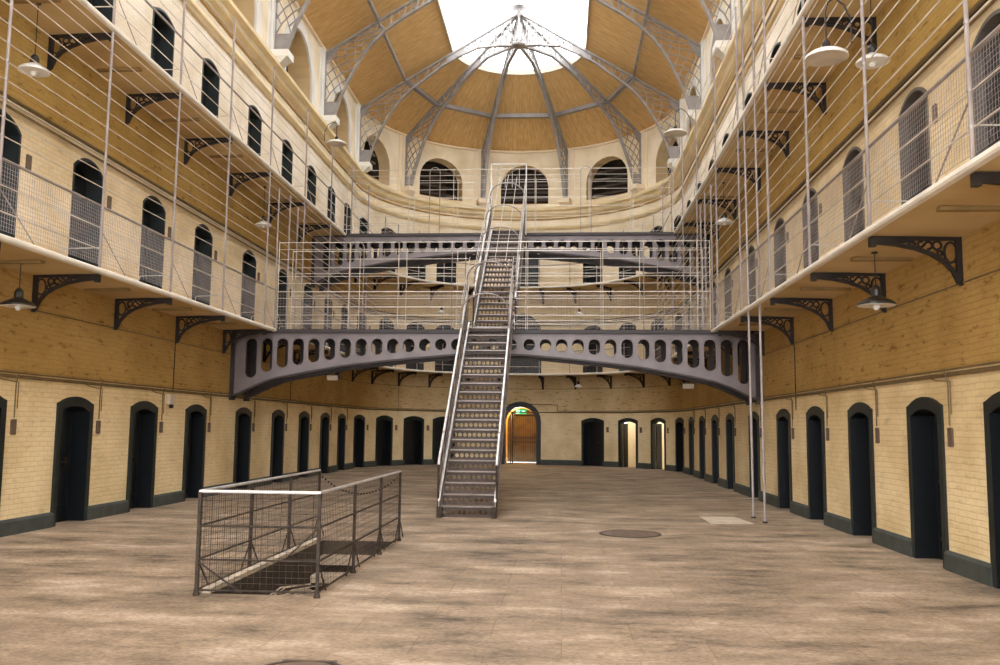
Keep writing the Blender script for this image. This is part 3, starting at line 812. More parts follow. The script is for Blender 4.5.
for H, nm in ((H1, 'first'), (H2, 'top')):
    L_ = [(sL(y), 'left wall, the %s' % ordn(i)) for i, y in enumerate(br_y)]+[(sR(y), 'right wall, the %s' % ordn(i)) for i, y in enumerate(br_y)]
    L_ += [(sA(a), 'curved wall, %s from its left' % ['first', 'second', 'third', 'fourth', 'fifth', 'sixth', 'seventh', 'eighth', 'ninth', 'tenth', 'eleventh', 'twelfth'][i]) for i, a in enumerate(arcb)]
    for s, w_ in L_:
        o = bm if not used else bm.copy()
        if used: C.objects.link(o)
        used = True
        o.location = pos(s, 0, H-.08); n = nrm(s); o.rotation_euler = (0, 0, math.atan2(-n.x, n.y))
        tag(o, 'black scrolled iron bracket under the %s gallery, %s' % (nm, w_), 'bracket', 'cast iron brackets under the %s gallery' % nm)

# ---------------------------------------------------------------- railings
EO = GW-.04
def line(s0, s1, z, off=EO, step=.6): return [pos(s, off, z) for s in srange(s0, s1, step)]
def grid_mesh(mb, s0, s1, z0, z1, d, r=.0024, off=EO):
    s = s0
    while s < s1:
        P_ = pos(s, off, z0); mb.tube([P_, P_+Vector((0, 0, z1-z0))], r, 3, cap=False); s += d
    z = z0
    while z <= z1+1e-6:
        mb.tube(line(s0, s1, z, off), r, 3, cap=False); z += d
BY1, BY1b = 21.98, 23.1       # near and far beam planes of the lower bridge
def railing(H, nm, zs_low, hand, zs_high, pole_top, posts):
    t = thing('gallery_railing', pos(sL(10), EO, H), 'grey steel security railing of horizontal rods along the %s gallery' % nm, 'railing')
    gapL, gapR = (BY1+.1, BY1b-.05) if H == H1 else (28.9, 29.9)
    for z in zs_low:
        for a, b in ((YN+.3, gapL), (gapL+1.0, sR(gapL+1.0)), (sR(gapL), SEND-.3)):
            mb = MB(); mb.tube(line(a, b, z), .0095, 6, cap=False); mb.obj('rod', 'rod', t)
    for a, b in ((YN+.3, gapL), (gapL+1.0, sR(gapL+1.0)), (sR(gapL), SEND-.3)):
        mb = MB(); mb.tube(line(a, b, hand), .021, 8); mb.obj('handrail', 'rail', t)
    for k, z in enumerate(zs_high):
        for a, b in ((YN+.3, YC-.6), (sR(YC-.6), SEND-.3)):
            mb = MB(); mb.tube(line(a, b, z), .0085, 6, cap=False); mb.obj('rod', 'rod', t)
    for k, z in enumerate([H+1.3, H+1.65, H+2.05]):
        mb = MB(); mb.tube(line(YC-.6, sR(YC-.6), z), .008, 5, cap=False); mb.obj('rod', 'rod', t)
    for s, top in posts:
        mb = MB(); p = pos(s, EO+.02, H); q = Vector((p.x, p.y, top))
        mb.tube([p, q], .021, 8); 
        for z in zs_low+zs_high:
            if z < top: mb.lathe([(.027, -.012), (.027, .012)], (p.x, p.y, z), 8)
        po = mb.obj('post', 'rail', t)
    for s, top in posts:
        if (s-YC)*(s-YC-ARC) < 0: continue
        # diagonal stay and cross tie at the foot of each post
        mb = MB(); sg = 1 if s < YC else -1
        p = pos(s, EO, H+.62); mb.tube([p, pos(s+sg*.9, EO-.02, H+.03)], .009, 5); mb.obj('stay', 'rail', t)
        mb = MB(); p = pos(s, EO, H+.32); mb.tube([p, pos(s-sg*.05, EO-.55, H+.30), pos(s-sg*.05, EO-.6, H+.02)], .009, 5); mb.obj('stay', 'silver', t)
    if H == H2: return t
    mb = MB(); 
    for a, b in ((2.0, gapL), (sR(gapL), SEND-6.0)): grid_mesh(mb, a, b, H+.06, hand-.03, .055 if H == H1 else .07)
    grid_mesh(mb, gapL+1.0, sR(gapL+1.0), H+.06, hand-.03, .09)
    o = mb.obj('wire_mesh', 'rail', t); o['kind'] = 'stuff'
    return t
py = [2.9, 5.5, 8.03, 10.72, 13.3, 15.85, 18.4, 21.1, 24.1, 26.9, 29.6, 32.2]
arcp = [-84, -70, -54.5, -39.5, -23, -8, 8, 23, 37.3, 54, 70, 84]
posts1 = [(sL(y), H2-.1) for y in py]+[(sL(21.85), H2-.35), (sL(22.8), H2-.3), (sL(23.5), H2-.45)]+[(sR(y), H2-.1) for y in py]+[(sR(21.85), H2-.35), (sR(22.8), H2-.3), (sR(23.5), H2-.45)]+[(sA(a), H1+2.1) for a in arcp]
railing(H1, 'first', [H1+.3, H1+.64], H1+.98, [5.38, 5.62, 5.87, 6.12, 6.37, 6.62, 6.87, 7.12, 7.37, 7.62, 7.85], H2, posts1)
posts2 = [(sL(y), H2+2.55) for y in py]+[(sR(y), H2+2.55) for y in py]+[(sA(a), H2+2.1) for a in arcp]
railing(H2, 'top', [H2+.3, H2+.62], H2+.95, [9.25, 9.5, 9.75, 10.0, 10.25, 10.55], H2+2.6, posts2)

# two long poles from the floor by the right gallery edge
for k, (x, y, lab) in enumerate(((3.68, 17.75, 'tall thin steel pole rising from the floor past the right gallery, the farther of two'), (3.70, 16.85, 'tall thin steel pole rising from the floor past the right gallery, the nearer of two'))):
    t = thing('steel_pole', (x, y, 0), lab, 'pole', 'floor to roof poles')
    mb = MB(); mb.tube([(0, 0, 0), (-.02, 0, 5), (-.05, 0, 13.0)], .024, 8); local('pole_tube', mb, 'rail', t, True)
    mb = MB(); mb.lathe([(.05, 0), (.05, .015), (.03, .03)], (0, 0, 0), 10); local('foot_plate', mb, 'iron', t)
    mb = MB()
    for z in (4.08, 8.02): mb.box(-.03, .12, -.03, .03, z-.03, z)
    local('clamp', mb, 'iron', t)

# ---------------------------------------------------------------- the two iron bridges
DP = [(0, 3.50), (.9, 3.48), (1.7, 3.41), (2.7, 3.31), (3.7, 3.19), (4.7, 3.01), (5.45, 2.86), (6.0, 2.65), (6.25, 2.50), (6.53, 2.42)]
def zb_(x):
    d = abs(x)
    for (a, b), (c, e) in zip(DP, DP[1:]):
        if d <= c+1e-9: return b+(e-b)*(d-a)/(c-a)
    return DP[-1][1]
Y_FRONT = [0]
def beam(root, y, dz, name='beam'):
    mb = MB(); th = .035; ztop = 4.0
    holes = [.97+.4*k for k in range(14)]+[-(.83+.4*k) for k in range(15)]+[-.4, .07, .52]
    holes = sorted(h for h in holes if abs(h) < 6.45)
    r = .142
    def fb(x0, za0, zb0, x1, za1, zb1):
        for yy, fl in ((y-th/2, 0), (y+th/2, 1)):
            q = [(CX+x0, yy, za0+dz), (CX+x1, yy, za1+dz), (CX+x1, yy, zb1+dz), (CX+x0, yy, zb0+dz)]
            mb.quad(q if not fl else q[::-1])
    def solid(a, b):
        n = max(1, int((b-a)/.12))
        for i in range(n):
            x0 = a+(b-a)*i/n; x1 = a+(b-a)*(i+1)/n; fb(x0, zb_(x0), ztop, x1, zb_(x1), ztop)
    cur = -6.5
    for h in holes:
        if h-r < -6.5 or h+r > 6.5: continue
        solid(cur, h-r)
        top = 3.86; bot = min(zb_(h)+.10+.022*abs(h), top-2*r)
        up, dn_ = [], []
        for i in range(11):
            t = PI-PI*i/10; up.append((h+r*math.cos(t), top-r+r*math.sin(t))); dn_.append((h+r*math.cos(t), bot+r-r*math.sin(t)))
        for (a, b), (c, d) in zip(up, up[1:]): fb(a, b, ztop, c, d, ztop)
        for (a, b), (c, d) in zip(dn_, dn_[1:]): fb(a, zb_(a), b, c, zb_(c), d)
        loop = up+dn_[::-1]
        # raised rim round the hole
        cen = (h, (top+bot)/2)
        y0, y1 = y-th/2-.018, y+th/2+.018
        for i in range(len(loop)):
            a, b = loop[i], loop[(i+1) % len(loop)]
            def grow(p):
                dz_ = p[1]-(top-r) if p[1] > top-r else (p[1]-(bot+r) if p[1] < bot+r else 0)
                dx_ = p[0]-h; l = math.hypot(dx_, dz_) or 1
                return (p[0]+dx_/l*.022, p[1]+dz_/l*.022)
            A, B = grow(a), grow(b)
            mb.quad([(CX+a[0], y0, a[1]+dz), (CX+a[0], y1, a[1]+dz), (CX+b[0], y1, b[1]+dz), (CX+b[0], y0, b[1]+dz)])
            mb.quad([(CX+a[0], y0, a[1]+dz), (CX+b[0], y0, b[1]+dz), (CX+B[0], y0, B[1]+dz), (CX+A[0], y0, A[1]+dz)])
            mb.quad([(CX+A[0], y0, A[1]+dz), (CX+B[0], y0, B[1]+dz), (CX+B[0], y1, B[1]+dz), (CX+A[0], y1, A[1]+dz)])
        cur = h+r
    solid(cur, 6.5)
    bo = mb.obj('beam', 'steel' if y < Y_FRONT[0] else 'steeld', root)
    def part(name, mb_, ms):
        q = mb_.obj(name, ms); q.parent = bo; q.location = -Vector(bo.location)-Vector(root.location) if False else Vector((0, 0, 0))
        return q
    fl = MB(); xs_ = [-6.53+13.06*i/60 for i in range(61)]
    for a, b in zip(xs_, xs_[1:]):
        fl.hexa([(CX+a, y-.10, zb_(a)-.045+dz), (CX+b, y-.10, zb_(b)-.045+dz), (CX+b, y+.10, zb_(b)-.045+dz), (CX+a, y+.10, zb_(a)-.045+dz),
                 (CX+a, y-.10, zb_(a)+dz), (CX+b, y-.10, zb_(b)+dz), (CX+b, y+.10, zb_(b)+dz), (CX+a, y+.10, zb_(a)+dz)])
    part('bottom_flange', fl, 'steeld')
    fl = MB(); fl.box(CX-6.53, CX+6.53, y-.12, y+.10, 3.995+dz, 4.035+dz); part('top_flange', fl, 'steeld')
    for x in (-6.49, 6.49):
        fl = MB(); fl.box(CX+x-.04, CX+x+.04, y-.12, y+.12, 2.3+dz, 4.0+dz); part('wall_post', fl, 'steeld')
def bridge(Y0, dz, H, nm, wid=1.1):
    t = thing('iron_bridge', (CX, Y0, H), 'grey iron bridge with a row of oval holes crossing the hall at the %s gallery' % nm, 'bridge')
    Y_FRONT[0] = Y0+.5
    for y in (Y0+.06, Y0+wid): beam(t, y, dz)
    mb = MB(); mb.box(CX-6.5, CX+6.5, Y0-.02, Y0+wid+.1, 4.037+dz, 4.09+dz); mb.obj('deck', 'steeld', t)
    for k in range(17):
        mb = MB(); mb.box(CX-6.0+.75*k-.03, CX-6.0+.75*k+.03, Y0+.1, Y0+wid-.05, 3.86+dz, 4.0+dz); mb.obj('cross_beam', 'steeld', t)
    # railings over the bridge
    xa, xb = CX-RAD+GW+.02, CX+RAD-GW-.02
    for y, front in ((Y0+.0, 1), (Y0+wid+.05, 0)):
        if dz == 0: zs = [.13, .35, .56, .77, .94, 1.15, 1.33, 1.55, 1.77, 2.02, 2.2] if front else [.35, .7, 1.0, 1.6, 2.2]
        else: zs = [.26, .56, .89, 1.16, 1.46, 1.7, 1.94, 2.14] if front else [.3, .6, .95, 1.5, 2.1]
        for i, z in enumerate(zs):
            for a, b in ((xa, CX-.57), (CX+.6, xb)) if z < 2.0 and dz == 0 else ((xa, xb),):
                mb = MB(); mb.tube([(a, y, H+z), (b, y, H+z)], .010 if z in (.94, .89, 2.2, 2.14) else .0065, 6, cap=False); mb.obj('rod', 'rod', t)
        xp = [xa+.0, -5.35, -4.1, -2.75, -.9, 1.0, 2.0, 3.3, xb] if dz == 0 else [xa, -5.1, -3.6, -2.5, -.9, .9, 2.3, xb]
        for x in xp:
            mb = MB(); mb.tube([(x, y, H), (x, y, H+(2.2 if dz == 0 else 2.14))], .011, 6); mb.obj('post', 'rod', t)
        # hooped stanchions
        if front:
            for x in ((-5.33, -2.75, 2.0) if dz == 0 else (-4.4, .6)):
                mb = MB(); P_ = [(x, y, H), (x, y, H+2.05)]+[(x+.17-.17*math.cos(PI*i/8), y, H+2.05+.17*math.sin(PI*i/8)) for i in range(1, 8)]+[(x+.34, y, H+2.05), (x+.34, y, H)]
                mb.tube(P_, .012, 6); mb.obj('hoop', 'rail', t)
    if dz: return t
    mb = MB()
    for y in (Y0, Y0+wid+.05):
        for a, b in ((xa, CX-.57), (CX+.6, xb)):
            x = a
            while x < b: mb.tube([(x, y, H+.03), (x, y, H+1.0)], .0024, 3, cap=False); x += .075
            z = .03
            while z < 1.0: mb.tube([(a, y, H+z), (b, y, H+z)], .0024, 3, cap=False); z += .075
    o = mb.obj('wire_mesh', 'rail', t); o['kind'] = 'stuff'
    return t
bridge(21.92, 0, H1, 'first')
bridge(28.80, 3.95, H2, 'top')

# ---------------------------------------------------------------- iron staircase in two flights
SX0, SX1 = -2.30, -1.24
def perf(mb, x0, x1, y, z0, z1, n, r):         # riser plate with a row of round holes
    cur = x0; st_ = (x1-x0)/n; zc = (z0+z1)/2
    def f(a, za, zb, b, zc_, zd): mb.quad([(a, y, za), (b, y, zc_), (b, y, zd), (a, y, zb)])
    for k in range(n):
        c = x0+st_*(k+.5); f(cur, z0, z1, c-r, z0, z1)
        m_ = 6
        for i in range(m_):
            t0 = PI-PI*i/m_; t1 = PI-PI*(i+1)/m_
            a, b = c+r*math.cos(t0), c+r*math.cos(t1); ha, hb = r*math.sin(t0), r*math.sin(t1)
            f(a, zc+ha, z1, b, zc+hb, z1); f(a, z0, zc-ha, b, z0, zc-hb)
        cur = c+r
    f(cur, z0, z1, x1, z0, z1)
def flight(y0, z0, y1, z1, n, label, cage_from):
    t = thing('iron_staircase', (CX, y0, z0), label, 'staircase')
    dy = (y1-y0)/n; dz = (z1-z0)/n; sl = (z1-z0)/(y1-y0)
    for i in range(n):
        mb = MB(); y = y0+i*dy; z = z0+(i+1)*dz
        mb.box(SX0+.03, SX1-.03, y-.03, y+dy+.01, z-.022, z)
        tr = mb.obj('tread', 'tread', t)
        mb = MB(); mb.box(SX0+.03, SX1-.03, y-.038, y-.02, z-.014, z+.004); q = mb.obj('nosing', 'rail'); q.parent = tr
        mb = MB(); perf(mb, SX0+.03, SX1-.03, y+.012, z-dz, z-.025, 10, .040)
        q = mb.obj('riser', 'riser'); q.parent = tr
    for sx, si in ((SX0, -1), (SX1, 1)):
        # channel stringer with pale worn top flange
        mb = MB(); a = (sx, y0-.05, z0-.0); 
        pts = [(y0-.08, z0), (y0-.08, z0+.30), (y1, z1+.16), (y1, z1-.16), (y0+.25, z0)]
        A = [(sx-.01, p, q) for p, q in pts]; B = [(sx+.01, p, q) for p, q in pts]
        mb.quad(A[::-1]); mb.quad(B)
        for i in range(5): mb.quad([A[i], A[(i+1) % 5], B[(i+1) % 5], B[i]])
        so = mb.obj('stringer', 'rail', t)
        mb = MB(); mb.bar((sx, y0-.08, z0+.30), (sx, y1, z1+.16), .04, .018, side=(1, 0, 0)); q = mb.obj('stringer_flange', 'silver'); q.parent = so
        mb = MB(); mb.bar((sx, y0+.05, z0+.06), (sx, y1, z1-.14), .05, .02, side=(1, 0, 0)); q = mb.obj('stringer_flange', 'steel'); q.parent = so
        # handrail, mid rails, balusters
        hr = .92; x = sx+si*.02
        mb = MB(); mb.tube([(x, y0-.02, z0+hr+.05), (x, y0+.05, z0+hr+.16), (x, y1-.05, z1+hr+.16), (x, y1+.1, z1+hr+.2)], .026, 8); mb.obj('handrail', 'silver', t)
        mb = MB(); mb.tube([(x, y0-.02, z0+.1), (x, y0-.02, z0+hr+.05)], .022, 8); mb.obj('newel', 'rust', t)
        for h in (.45, .68):
            mb = MB(); mb.tube([(x, y0, z0+h), (x, y1, z1+h)], .010, 6); mb.obj('mid_rail', 'rail', t)
        k = 0; yy = y0+.6
        while yy < y1:
            zz = z0+(yy-y0)*sl; mb = MB(); mb.tube([(x, yy, zz+.1), (x, yy, zz+hr+.18)], .013, 6); mb.obj('baluster', 'rail', t); yy += .8
        mb = MB(); yy = y0+.1
        while yy < y1:
            zz = z0+(yy-y0)*sl; mb.tube([(x, yy, zz+.2), (x, yy, zz+.9)], .0028, 3, cap=False); yy += .07
        for h in [.25+.075*i for i in range(9)]: mb.tube([(x, y0, z0+h), (x, y1, z1+h)], .0028, 3, cap=False)
        wo = mb.obj('wire_mesh', 'rust', t); wo['kind'] = 'stuff'
        if si < 0 or True:
            for h in (1.25, 1.5, 1.72):
                mb = MB(); mb.tube([(x, cage_from, z0+(cage_from-y0)*sl+h), (x, y1+.2, z1+h+.12)], .0095, 6); mb.obj('cage_rod', 'silver', t)
    return t, sl
f1, sl1 = flight(16.95, 0, 21.86, H1, 20, 'lower flight of the open iron staircase rising from the floor to the first bridge', 20.3)
f2, sl2 = flight(23.15, H1, 28.72, H2, 20, 'upper flight of the iron staircase rising from the first bridge to the top bridge', 23.2)
mb = MB(); mb.box(SX0-.03, SX0+.07, 16.78, 16.92, 0, .2); mb.box(SX1-.07, SX1+.03, 16.78, 16.92, 0, .2); mb.obj('foot_shoe', 'rust', f1)
def hoop(root, y, z):
    mb = MB(); x0, x1 = SX0-.02, SX1+.02; c = (x0+x1)/2; r = (x1-x0)/2
    P_ = [(x0, y, z+.9), (x0, y, z+1.5)]+[(c-r*math.cos(PI*i/12), y, z+1.5+.42*math.sin(PI*i/12)) for i in range(1, 12)]+[(x1, y, z+1.5), (x1, y, z+.9)]
    mb.tube(P_, .018, 6); mb.obj('hoop', 'rail', root)
for y in (20.35, 21.5): hoop(f1, y, (y-16.95)*sl1)
for y in (23.3, 25.1, 26.5, 28.1): hoop(f2, y, H1+(y-23.15)*sl2)
for dx in (-.28, .0, .28):
    h = 1.5+.42*math.sqrt(max(0, 1-(dx/.55)**2))
    mb = MB(); mb.tube([(CX+dx, 23.3, H1+(.15)*sl2+h), (CX+dx, 28.75, H2+h)], .0095, 6); mb.obj('cage_rod', 'silver', f2)
# upright guard posts where the upper flight meets the top bridge
for x in (SX0-.05, SX1+.05):
    mb = MB(); mb.tube([(x, 28.74, H2-.1), (x, 28.74, H2+2.3)], .02, 8); mb.obj('guard_post', 'silver', f2)
mb = MB()
for k in range(1, 5): mb.tube([(SX0-.05+(SX1-SX0+.1)*k/5, 28.76, H2+1.5), (SX0-.05+(SX1-SX0+.1)*k/5, 28.76, H2+2.3)], .010, 5)
mb.tube([(SX0-.05, 28.76, H2+2.3), (SX1+.05, 28.76, H2+2.3)], .012, 5); mb.obj('guard_top', 'silver', f2)

# ---------------------------------------------------------------- mesh cage round the basement stair
t = thing('stairwell_cage', (-3.0, 8.9, 0), 'rusty wire mesh guard rail around the basement stair opening in the floor', 'railing')
gx0, gx1, gy0, gy1 = -3.62, -2.40, 8.87, 13.33
ztop = 1.02
def rail_seg(a, b, z, r, m_, nm):
    mb = MB(); mb.tube([(a[0], a[1], z), (b[0], b[1], z)], r, 8); mb.obj(nm, m_, t)
sides = [((gx0, gy1), (gx0, gy0)), ((gx0, gy0), (gx1, gy0)), ((gx1, gy0), (gx1, gy1))]
mb = MB(); mb.tube([(gx0, gy1+.03, ztop-.04), (gx0, gy1, ztop), (gx0, gy0, ztop), (gx1, gy0, ztop), (gx1, gy1, ztop), (gx1, gy1+.03, ztop-.04)], .017, 8); mb.obj('handrail', 'silver', t)
for a, b in sides:
    for z in (.35, .68): rail_seg(a, b, z, .011, 'rust', 'mid_rail')
    rail_seg(a, b, .05, .008, 'rust', 'mid_rail')
posts = [(gx0, y) for y in (gy0, 10.4, 11.9, gy1)]+[(gx1, y) for y in (gy0, 10.4, 11.9, gy1)]
for x, y in posts:
    mb = MB(); mb.box(x-.016, x+.016, y-.016, y+.016, 0, ztop-.01)
    mb.lathe([(.035, 0), (.035, .02), (.026, .04), (.024, .07)], (x, y, 0), 8); mb.obj('post', 'rust', t)
for x, y in posts:
    sg = -1 if x == gx0 else 1
    for e in (-1, 1):
        if (y == gy0 and e < 0): continue
        mb = MB(); mb.tube([(x, y, .35), (x+sg*.0, y+e*.33, .02)], .009, 6); mb.obj('stay', 'rust', t)
mb = MB(); mb.tube([(gx0, gy0, .33), (gx0+.46, gy0+.02, .02)], .010, 6); mb.obj('stay', 'rust', t)
mb = MB(); mb.tube([(gx1, gy0, .68), (gx1-.3, gy0, .4), ], .008, 6); mb.obj('stay', 'rust', t)
mb = MB()
for a, b in sides:
    A = Vector((a[0], a[1], 0)); B = Vector((b[0], b[1], 0)); L_ = (B-A).length; n = int(L_/.062)
    for i in range(1, n):
        p = A+(B-A)*i/n+Vector((random.uniform(-.002, .002), 0, 0)); mb.tube([p+Vector((0, 0, .03)), p+Vector((0, 0, ztop-.02))], .0026, 3, cap=False)
    for i in range(1, 16): mb.tube([A+Vector((0, 0, .062*i)), B+Vector((0, 0, .062*i))], .0026, 3, cap=False)
o = mb.obj('wire_mesh', 'rust', t); o['kind'] = 'stuff'
mb = MB(); 
for i in range(28):
    u = i/27; x = gx0+(gx1-gx0)*u; z = ztop-.06-.28*4*u*(1-u)
    mb.lathe([(.010, -.014), (.016, 0), (.010, .014)], (x, gy1, z), 5)
mb.obj('chain', 'iron', t)
# pale tangle of bars seen down inside the near end
mb = MB()
for k in range(40):
    x = random.uniform(HX0+.12, HX1-.12); y = random.uniform(HY0+.02, HY0+1.3)
    a = random.choice((-1, 1, 1))*random.uniform(.1, .9); L_ = random.uniform(.4, 1.0)
    z = -.10-.12*(y-HY0)+random.uniform(-.16, .03)
    x2 = min(HX1-.05, max(HX0+.05, x+L_*math.cos(a)*.5)); y2 = min(HY1-.5, y+L_)
    mb.tube([(x, y, z-.1), ((x+x2)/2, (y+y2)/2, z+.03), (x2, y2, z+.0)], .008, 5)
o = mb.obj('iron_bars', 'stair'); tag(o, 'tangle of old pale iron bars lying inside the near end of the floor opening', 'bars', kind='stuff')

# ---------------------------------------------------------------- covers in the floor
def manhole(x, y, r, label):
    t = thing('manhole_cover', (x, y, 0), label, 'cover', 'round floor covers')
    mb = MB(); mb.lathe([(r, 0), (r, .008), (r-.04, .010), (r-.04, .006)], (0, 0, 0), 32); local('rim', mb, 'rust', t)
    mb = MB(); mb.lathe([(r-.045, 0), (r-.05, .008), (0.01, .009)], (0, 0, 0), 32)
    for i in range(5): mb.box(-r*.6, r*.6, -.3+.15*i-.015, -.3+.15*i+.015, .008, .013)
    local('lid', mb, 'box', t)
manhole(1.10, 14.75, .5, 'round iron cover in the floor to the right of the staircase foot')
manhole(-1.80, 6.22, .33, 'dark round iron cover in the floor at the bottom edge of the view')
t = thing('stone_slab', (3.0, 17.1, 0), 'pale rectangular slab set in the floor beside the two poles', 'slab')
mb = MB(); mb.hexa([(-.33, -.6, 0), (.44, -.5, 0), (.32, .7, 0), (-.35, .65, 0), (-.33, -.6, .015), (.44, -.5, .015), (.32, .7, .015), (-.35, .65, .015)]); local('slab_top', mb, 'pale', t)

# ---------------------------------------------------------------- small boxes and niches beside the doors, with their conduits
k_ = 0
first_box = None
def wall_box(s, z, label, ht=.22, wd=.055, dark=True):
    t = thing('wall_box', pos(s, 0, z), label, 'box', 'small boxes beside the cell doors', rz=rz_of(s))
    mb = MB(); mb.box(-wd, wd, -.022, .0, -ht/2, ht/2); b_ = local('box_case', mb, 'box', t)
    mb = MB(); mb.box(-wd-.006, wd+.006, -.027, -.022, -ht/2-.006, ht/2+.006); local('lid', mb, 'box', t)
    return t
for lv, (lst, z, nm) in LV.items():
    if lv == 'second': continue
    for o in lst:
        if o['kind'] != 'cell': continue
        wv, i = o['where'], o['idx']
        dr = 1 if wv == 'left' or wv.startswith('curve') else -1
        s = o['s']+dr*(o['hw']+.22) if wv != 'right' else o['s']-(-(o['hw']+.22))
        if wv in ('left', 'right'): lab = 'small grey box beside the %s %s wall cell door, %s' % (ordn(i), wv, 'floor level' if lv == 'ground' else 'first gallery')
        else: lab = 'small grey box on the curved wall, %s half, %s from the left, %s' % ('left' if wv == 'curve_left' else 'right', ['first', 'second', 'third', 'fourth'][i], 'floor level' if lv == 'ground' else 'first gallery')
        wall_box(s, z+1.62, lab)
        if lv == 'ground' and wv in ('left', 'right'):
            mb = MB(); mb.tube([pos(s, .02, z+1.76), pos(s, .02, z+2.3), pos(s-.0, .05, z+2.42)], .010, 5)
            mb.tube([pos(s+.06, .02, z+1.9), pos(s+.06, .02, z+2.3), pos(s-.35, .02, z+2.33), pos(s-.5, .02, z+2.36)], .008, 5)
            tag(mb.obj('conduit', 'pipe'), 'thin conduit above the box beside the %s floor level door, %s wall' % (ordn(i), wv), 'conduit', 'conduits above the wall boxes')
# long conduits
def cable(pts, r, label, m_='pipe'):
    mb = MB(); mb.tube(pts, r, 6); tag(mb.obj('conduit', m_), label, 'conduit')
cable([pos(s, .05, 6.38) for s in srange(YN, SEND, .4)], .022, 'long brown pipe running round the wall above the first gallery doors')
cable([pos(s, .05, 6.46) for s in srange(YN, SEND, .4)], .012, 'thin dark cable above the pipe over the first gallery doors', 'iron')
cable([pos(s, .05, 2.44) for s in srange(YN, sA(-9), .4)], .014, 'thin pipe along the ledge over the floor level doors left of the entrance')
cable([pos(s, .05, 2.44) for s in srange(sA(14), SEND, .4)], .014, 'thin pipe along the ledge over the floor level doors right of the entrance')
cable([pos(sA(14), .05, 2.44), pos(sA(14), .05, 2.72), pos(sA(11), .05, 2.74), pos(sA(-10), .05, 2.74), pos(sA(-11), .05, 2.44)], .016, 'dark pipe stepping over the top of the entrance arch', 'rust')
for s, z0, z1, lab in ((sL(18.6), 2.4, 3.45, 'vertical cable on the left wall under the third bracket'), (sR(18.55), 2.1, 3.4, 'vertical cable on the right wall beside the bridge'), (sA(-54.5), 2.3, 3.4, 'vertical cable on the curved wall at the left'), (sL(26.9), 2.35, 3.9, 'vertical cable behind the left end of the lower bridge')):
    cable([pos(s, .015, z0), pos(s, .015, z1)], .010, lab, 'rust')
t = thing('junction_box', pos(sL(18.45), 0, 2.2), 'white alarm box high on the left wall between two cell doors', 'box', rz=rz_of(10))
mb = MB(); mb.box(-.12, .12, -.09, 0, -.1, .12); local('box_case', mb, 'pale', t)
mb = MB(); mb.lathe([(.04, -.08), (.05, -.02), (.03, 0)], (.02, -.05, -.1), 10); local('sounder', mb, 'iron', t)

# ---------------------------------------------------------------- lamps
def pendant(x, y, z, top, r, label, dark=True, group='pendant lamps'):
    t = thing('pendant_lamp', (x, y, z), label, 'lamp', group)
    mb = MB(); mb.lathe([(r, 0), (r*.98, .025), (r*.8, .06), (r*.45, .10), (.06, .125)], (0, 0, 0), 20); sh = local('lamp_shade', mb, 'enameld' if dark else 'enamel', t, False)
    mb = MB(); mb.lathe([(r*.97, -.004), (r*.99, .004), (r*.5, .02)], (0, 0, 0), 20); q = mb.obj('reflector', 'enamel'); q.parent = sh
    mb = MB(); mb.lathe([(.065, .12), (.065, .2), (.05, .24), (.02, .27)], (0, 0, 0), 12); local('cap', mb, 'enameld', t)
    mb = MB(); mb.lathe([(.02, 0.0), (.045, -.03), (.045, -.06), (.02, -.09)], (0, 0, .03), 10); local('bulb', mb, 'enamel', t)
    mb = MB(); mb.tube([(0, 0, .25), (0, 0, top-z)], .007, 6); local('rod', mb, 'iron', t)
    mb = MB(); mb.lathe([(.04, -.02), (.04, 0)], (0, 0, top-z), 10); local('ceiling_rose', mb, 'iron', t)
pendant(-7.85, 12.3, 3.36, H1-.1, .24, 'dark pendant lamp under the first gallery at the far left of the view')
pendant(4.05, 11.75, 3.30, H1-.1, .24, 'dark pendant lamp with pale underside below the first gallery on the right')
pendant(-7.85, 12.3, 6.88, H2-.1, .22, 'pale pendant lamp under the top gallery at the far left', False)
pendant(4.2, 12.0, 6.66, H2-.1, .22, 'white pendant lamp under the top gallery on the right', False)
pendant(-7.85, 22.6, 6.9, H2-.1, .22, 'white pendant lamp under the top gallery near the left end of the bridges', False)
pendant(4.1, 22.6, 6.9, H2-.1, .22, 'white pendant lamp under the top gallery near the right end of the bridges', False)
for a_, z, top, nm in ((-38, 6.75, H2-.1, 'left of the stairs under the top gallery at the curved end'), (26, 6.75, H2-.1, 'right of the stairs under the top gallery at the curved end'), (-27.5, 3.5, H1-.1, 'left of the stairs under the first gallery at the curved end'), (25.5, 3.5, H1-.1, 'right of the stairs under the first gallery at the curved end')):
    p = pos(sA(a_), .7, z); pendant(p.x, p.y, z, top, .17, 'small white pendant lamp '+nm, False)
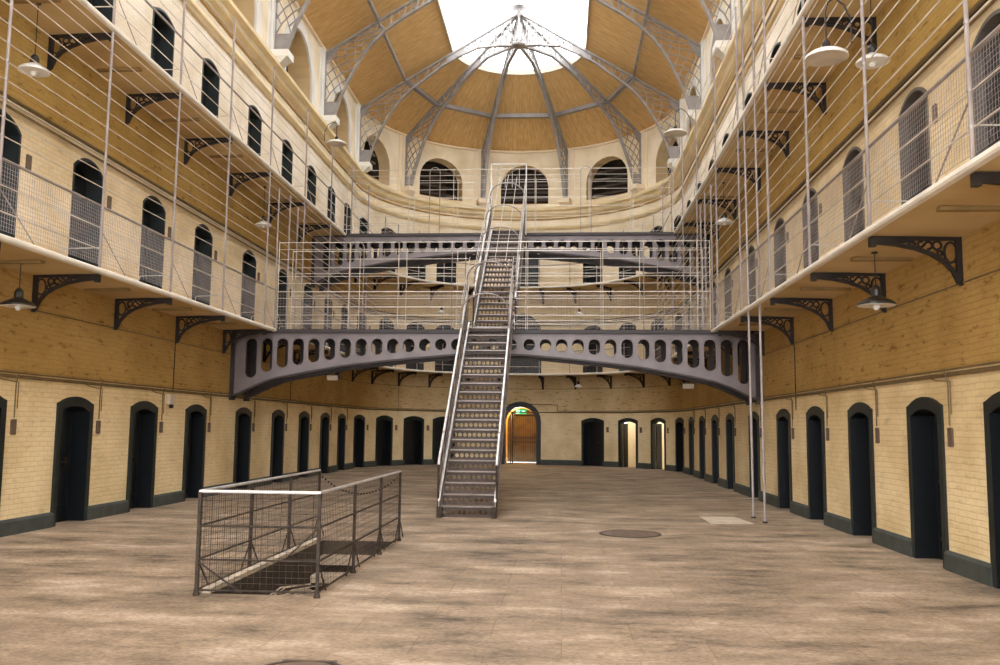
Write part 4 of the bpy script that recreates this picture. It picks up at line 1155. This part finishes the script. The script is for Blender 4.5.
def arm_lamp(s, zs, ztop, off_in, r, label):       # lamp hung from a swan-neck arm
    p = pos(s, off_in, zs); base = pos(s, EO, ztop-.6)
    t = thing('arm_lamp', p, label, 'lamp', 'lamps on curved arms')
    mb = MB(); mb.lathe([(r, 0), (r*.98, .03), (r*.75, .075), (r*.4, .11), (.05, .14)], (0, 0, 0), 20); sh = local('lamp_shade', mb, 'enamel', t)
    mb = MB(); mb.lathe([(r*.97, -.004), (r*.99, .004), (r*.45, .03)], (0, 0, 0), 20); q = mb.obj('reflector', 'pale'); q.parent = sh
    mb = MB(); mb.lathe([(.05, .13), (.05, .2), (.02, .25)], (0, 0, 0), 10); local('cap', mb, 'iron', t)
    b = base-p; tp = ztop-zs
    mb = MB(); mb.tube([(0, 0, .22), (0, 0, tp-.2), (b.x*.12, b.y*.12, tp-.05), (b.x*.4, b.y*.4, tp), (b.x*.75, b.y*.75, tp-.1), (b.x, b.y, tp-.3), (b.x, b.y, tp-.6)], .012, 6); local('arm', mb, 'iron', t)
arm_lamp(sR(11.2), 6.40, 7.2, 1.4, .27, 'large open enamel lamp hanging from a curved arm on the right gallery edge')
arm_lamp(sR(25.3), 10.15, 10.9, 1.5, .34, 'pale lamp on a curved arm above the right side of the top gallery')
arm_lamp(sL(26.0), 10.2, 10.9, 1.45, .3, 'pale lamp on a curved arm above the left side of the top gallery')
for a_, nm in ((-33, 'left of the stairs'), (30, 'right of the stairs')):
    arm_lamp(sA(a_), 9.6, 10.4, .6, .16, 'small lamp on a curved arm above the curved top gallery, '+nm)

# floodlights clamped under the far beam of the lower bridge
for x, z, lab in ((-5.98, 3.06, 'small dark floodlight with pale face hanging below the left half of the lower bridge'), (3.2, 2.90, 'small dark floodlight with pale face hanging below the right half of the lower bridge')):
    t = thing('floodlight', (x, 23.02, z-.12), lab, 'floodlight', 'floodlights under the bridge')
    mb = MB(); mb.hexa([(-.16, -.02, -.06), (.16, -.02, -.06), (.12, .16, -.03), (-.12, .16, -.03), (-.16, -.06, .07), (.16, -.06, .07), (.12, .16, .06), (-.12, .16, .06)]); local('housing', mb, 'enameld', t)
    mb = MB(); mb.hexa([(-.14, -.045, -.075), (.14, -.045, -.075), (.14, .0, -.07), (-.14, .0, -.07), (-.14, -.075, .05), (.14, -.075, .05), (.14, -.04, .05), (-.14, -.04, .05)]); local('lens', mb, 'pale', t)
    mb = MB(); mb.tube([(-.17, .04, 0), (-.17, .04, .12), (.17, .04, .12), (.17, .04, 0)], .010, 5); local('yoke', mb, 'iron', t)

bpy.context.view_layer.update()
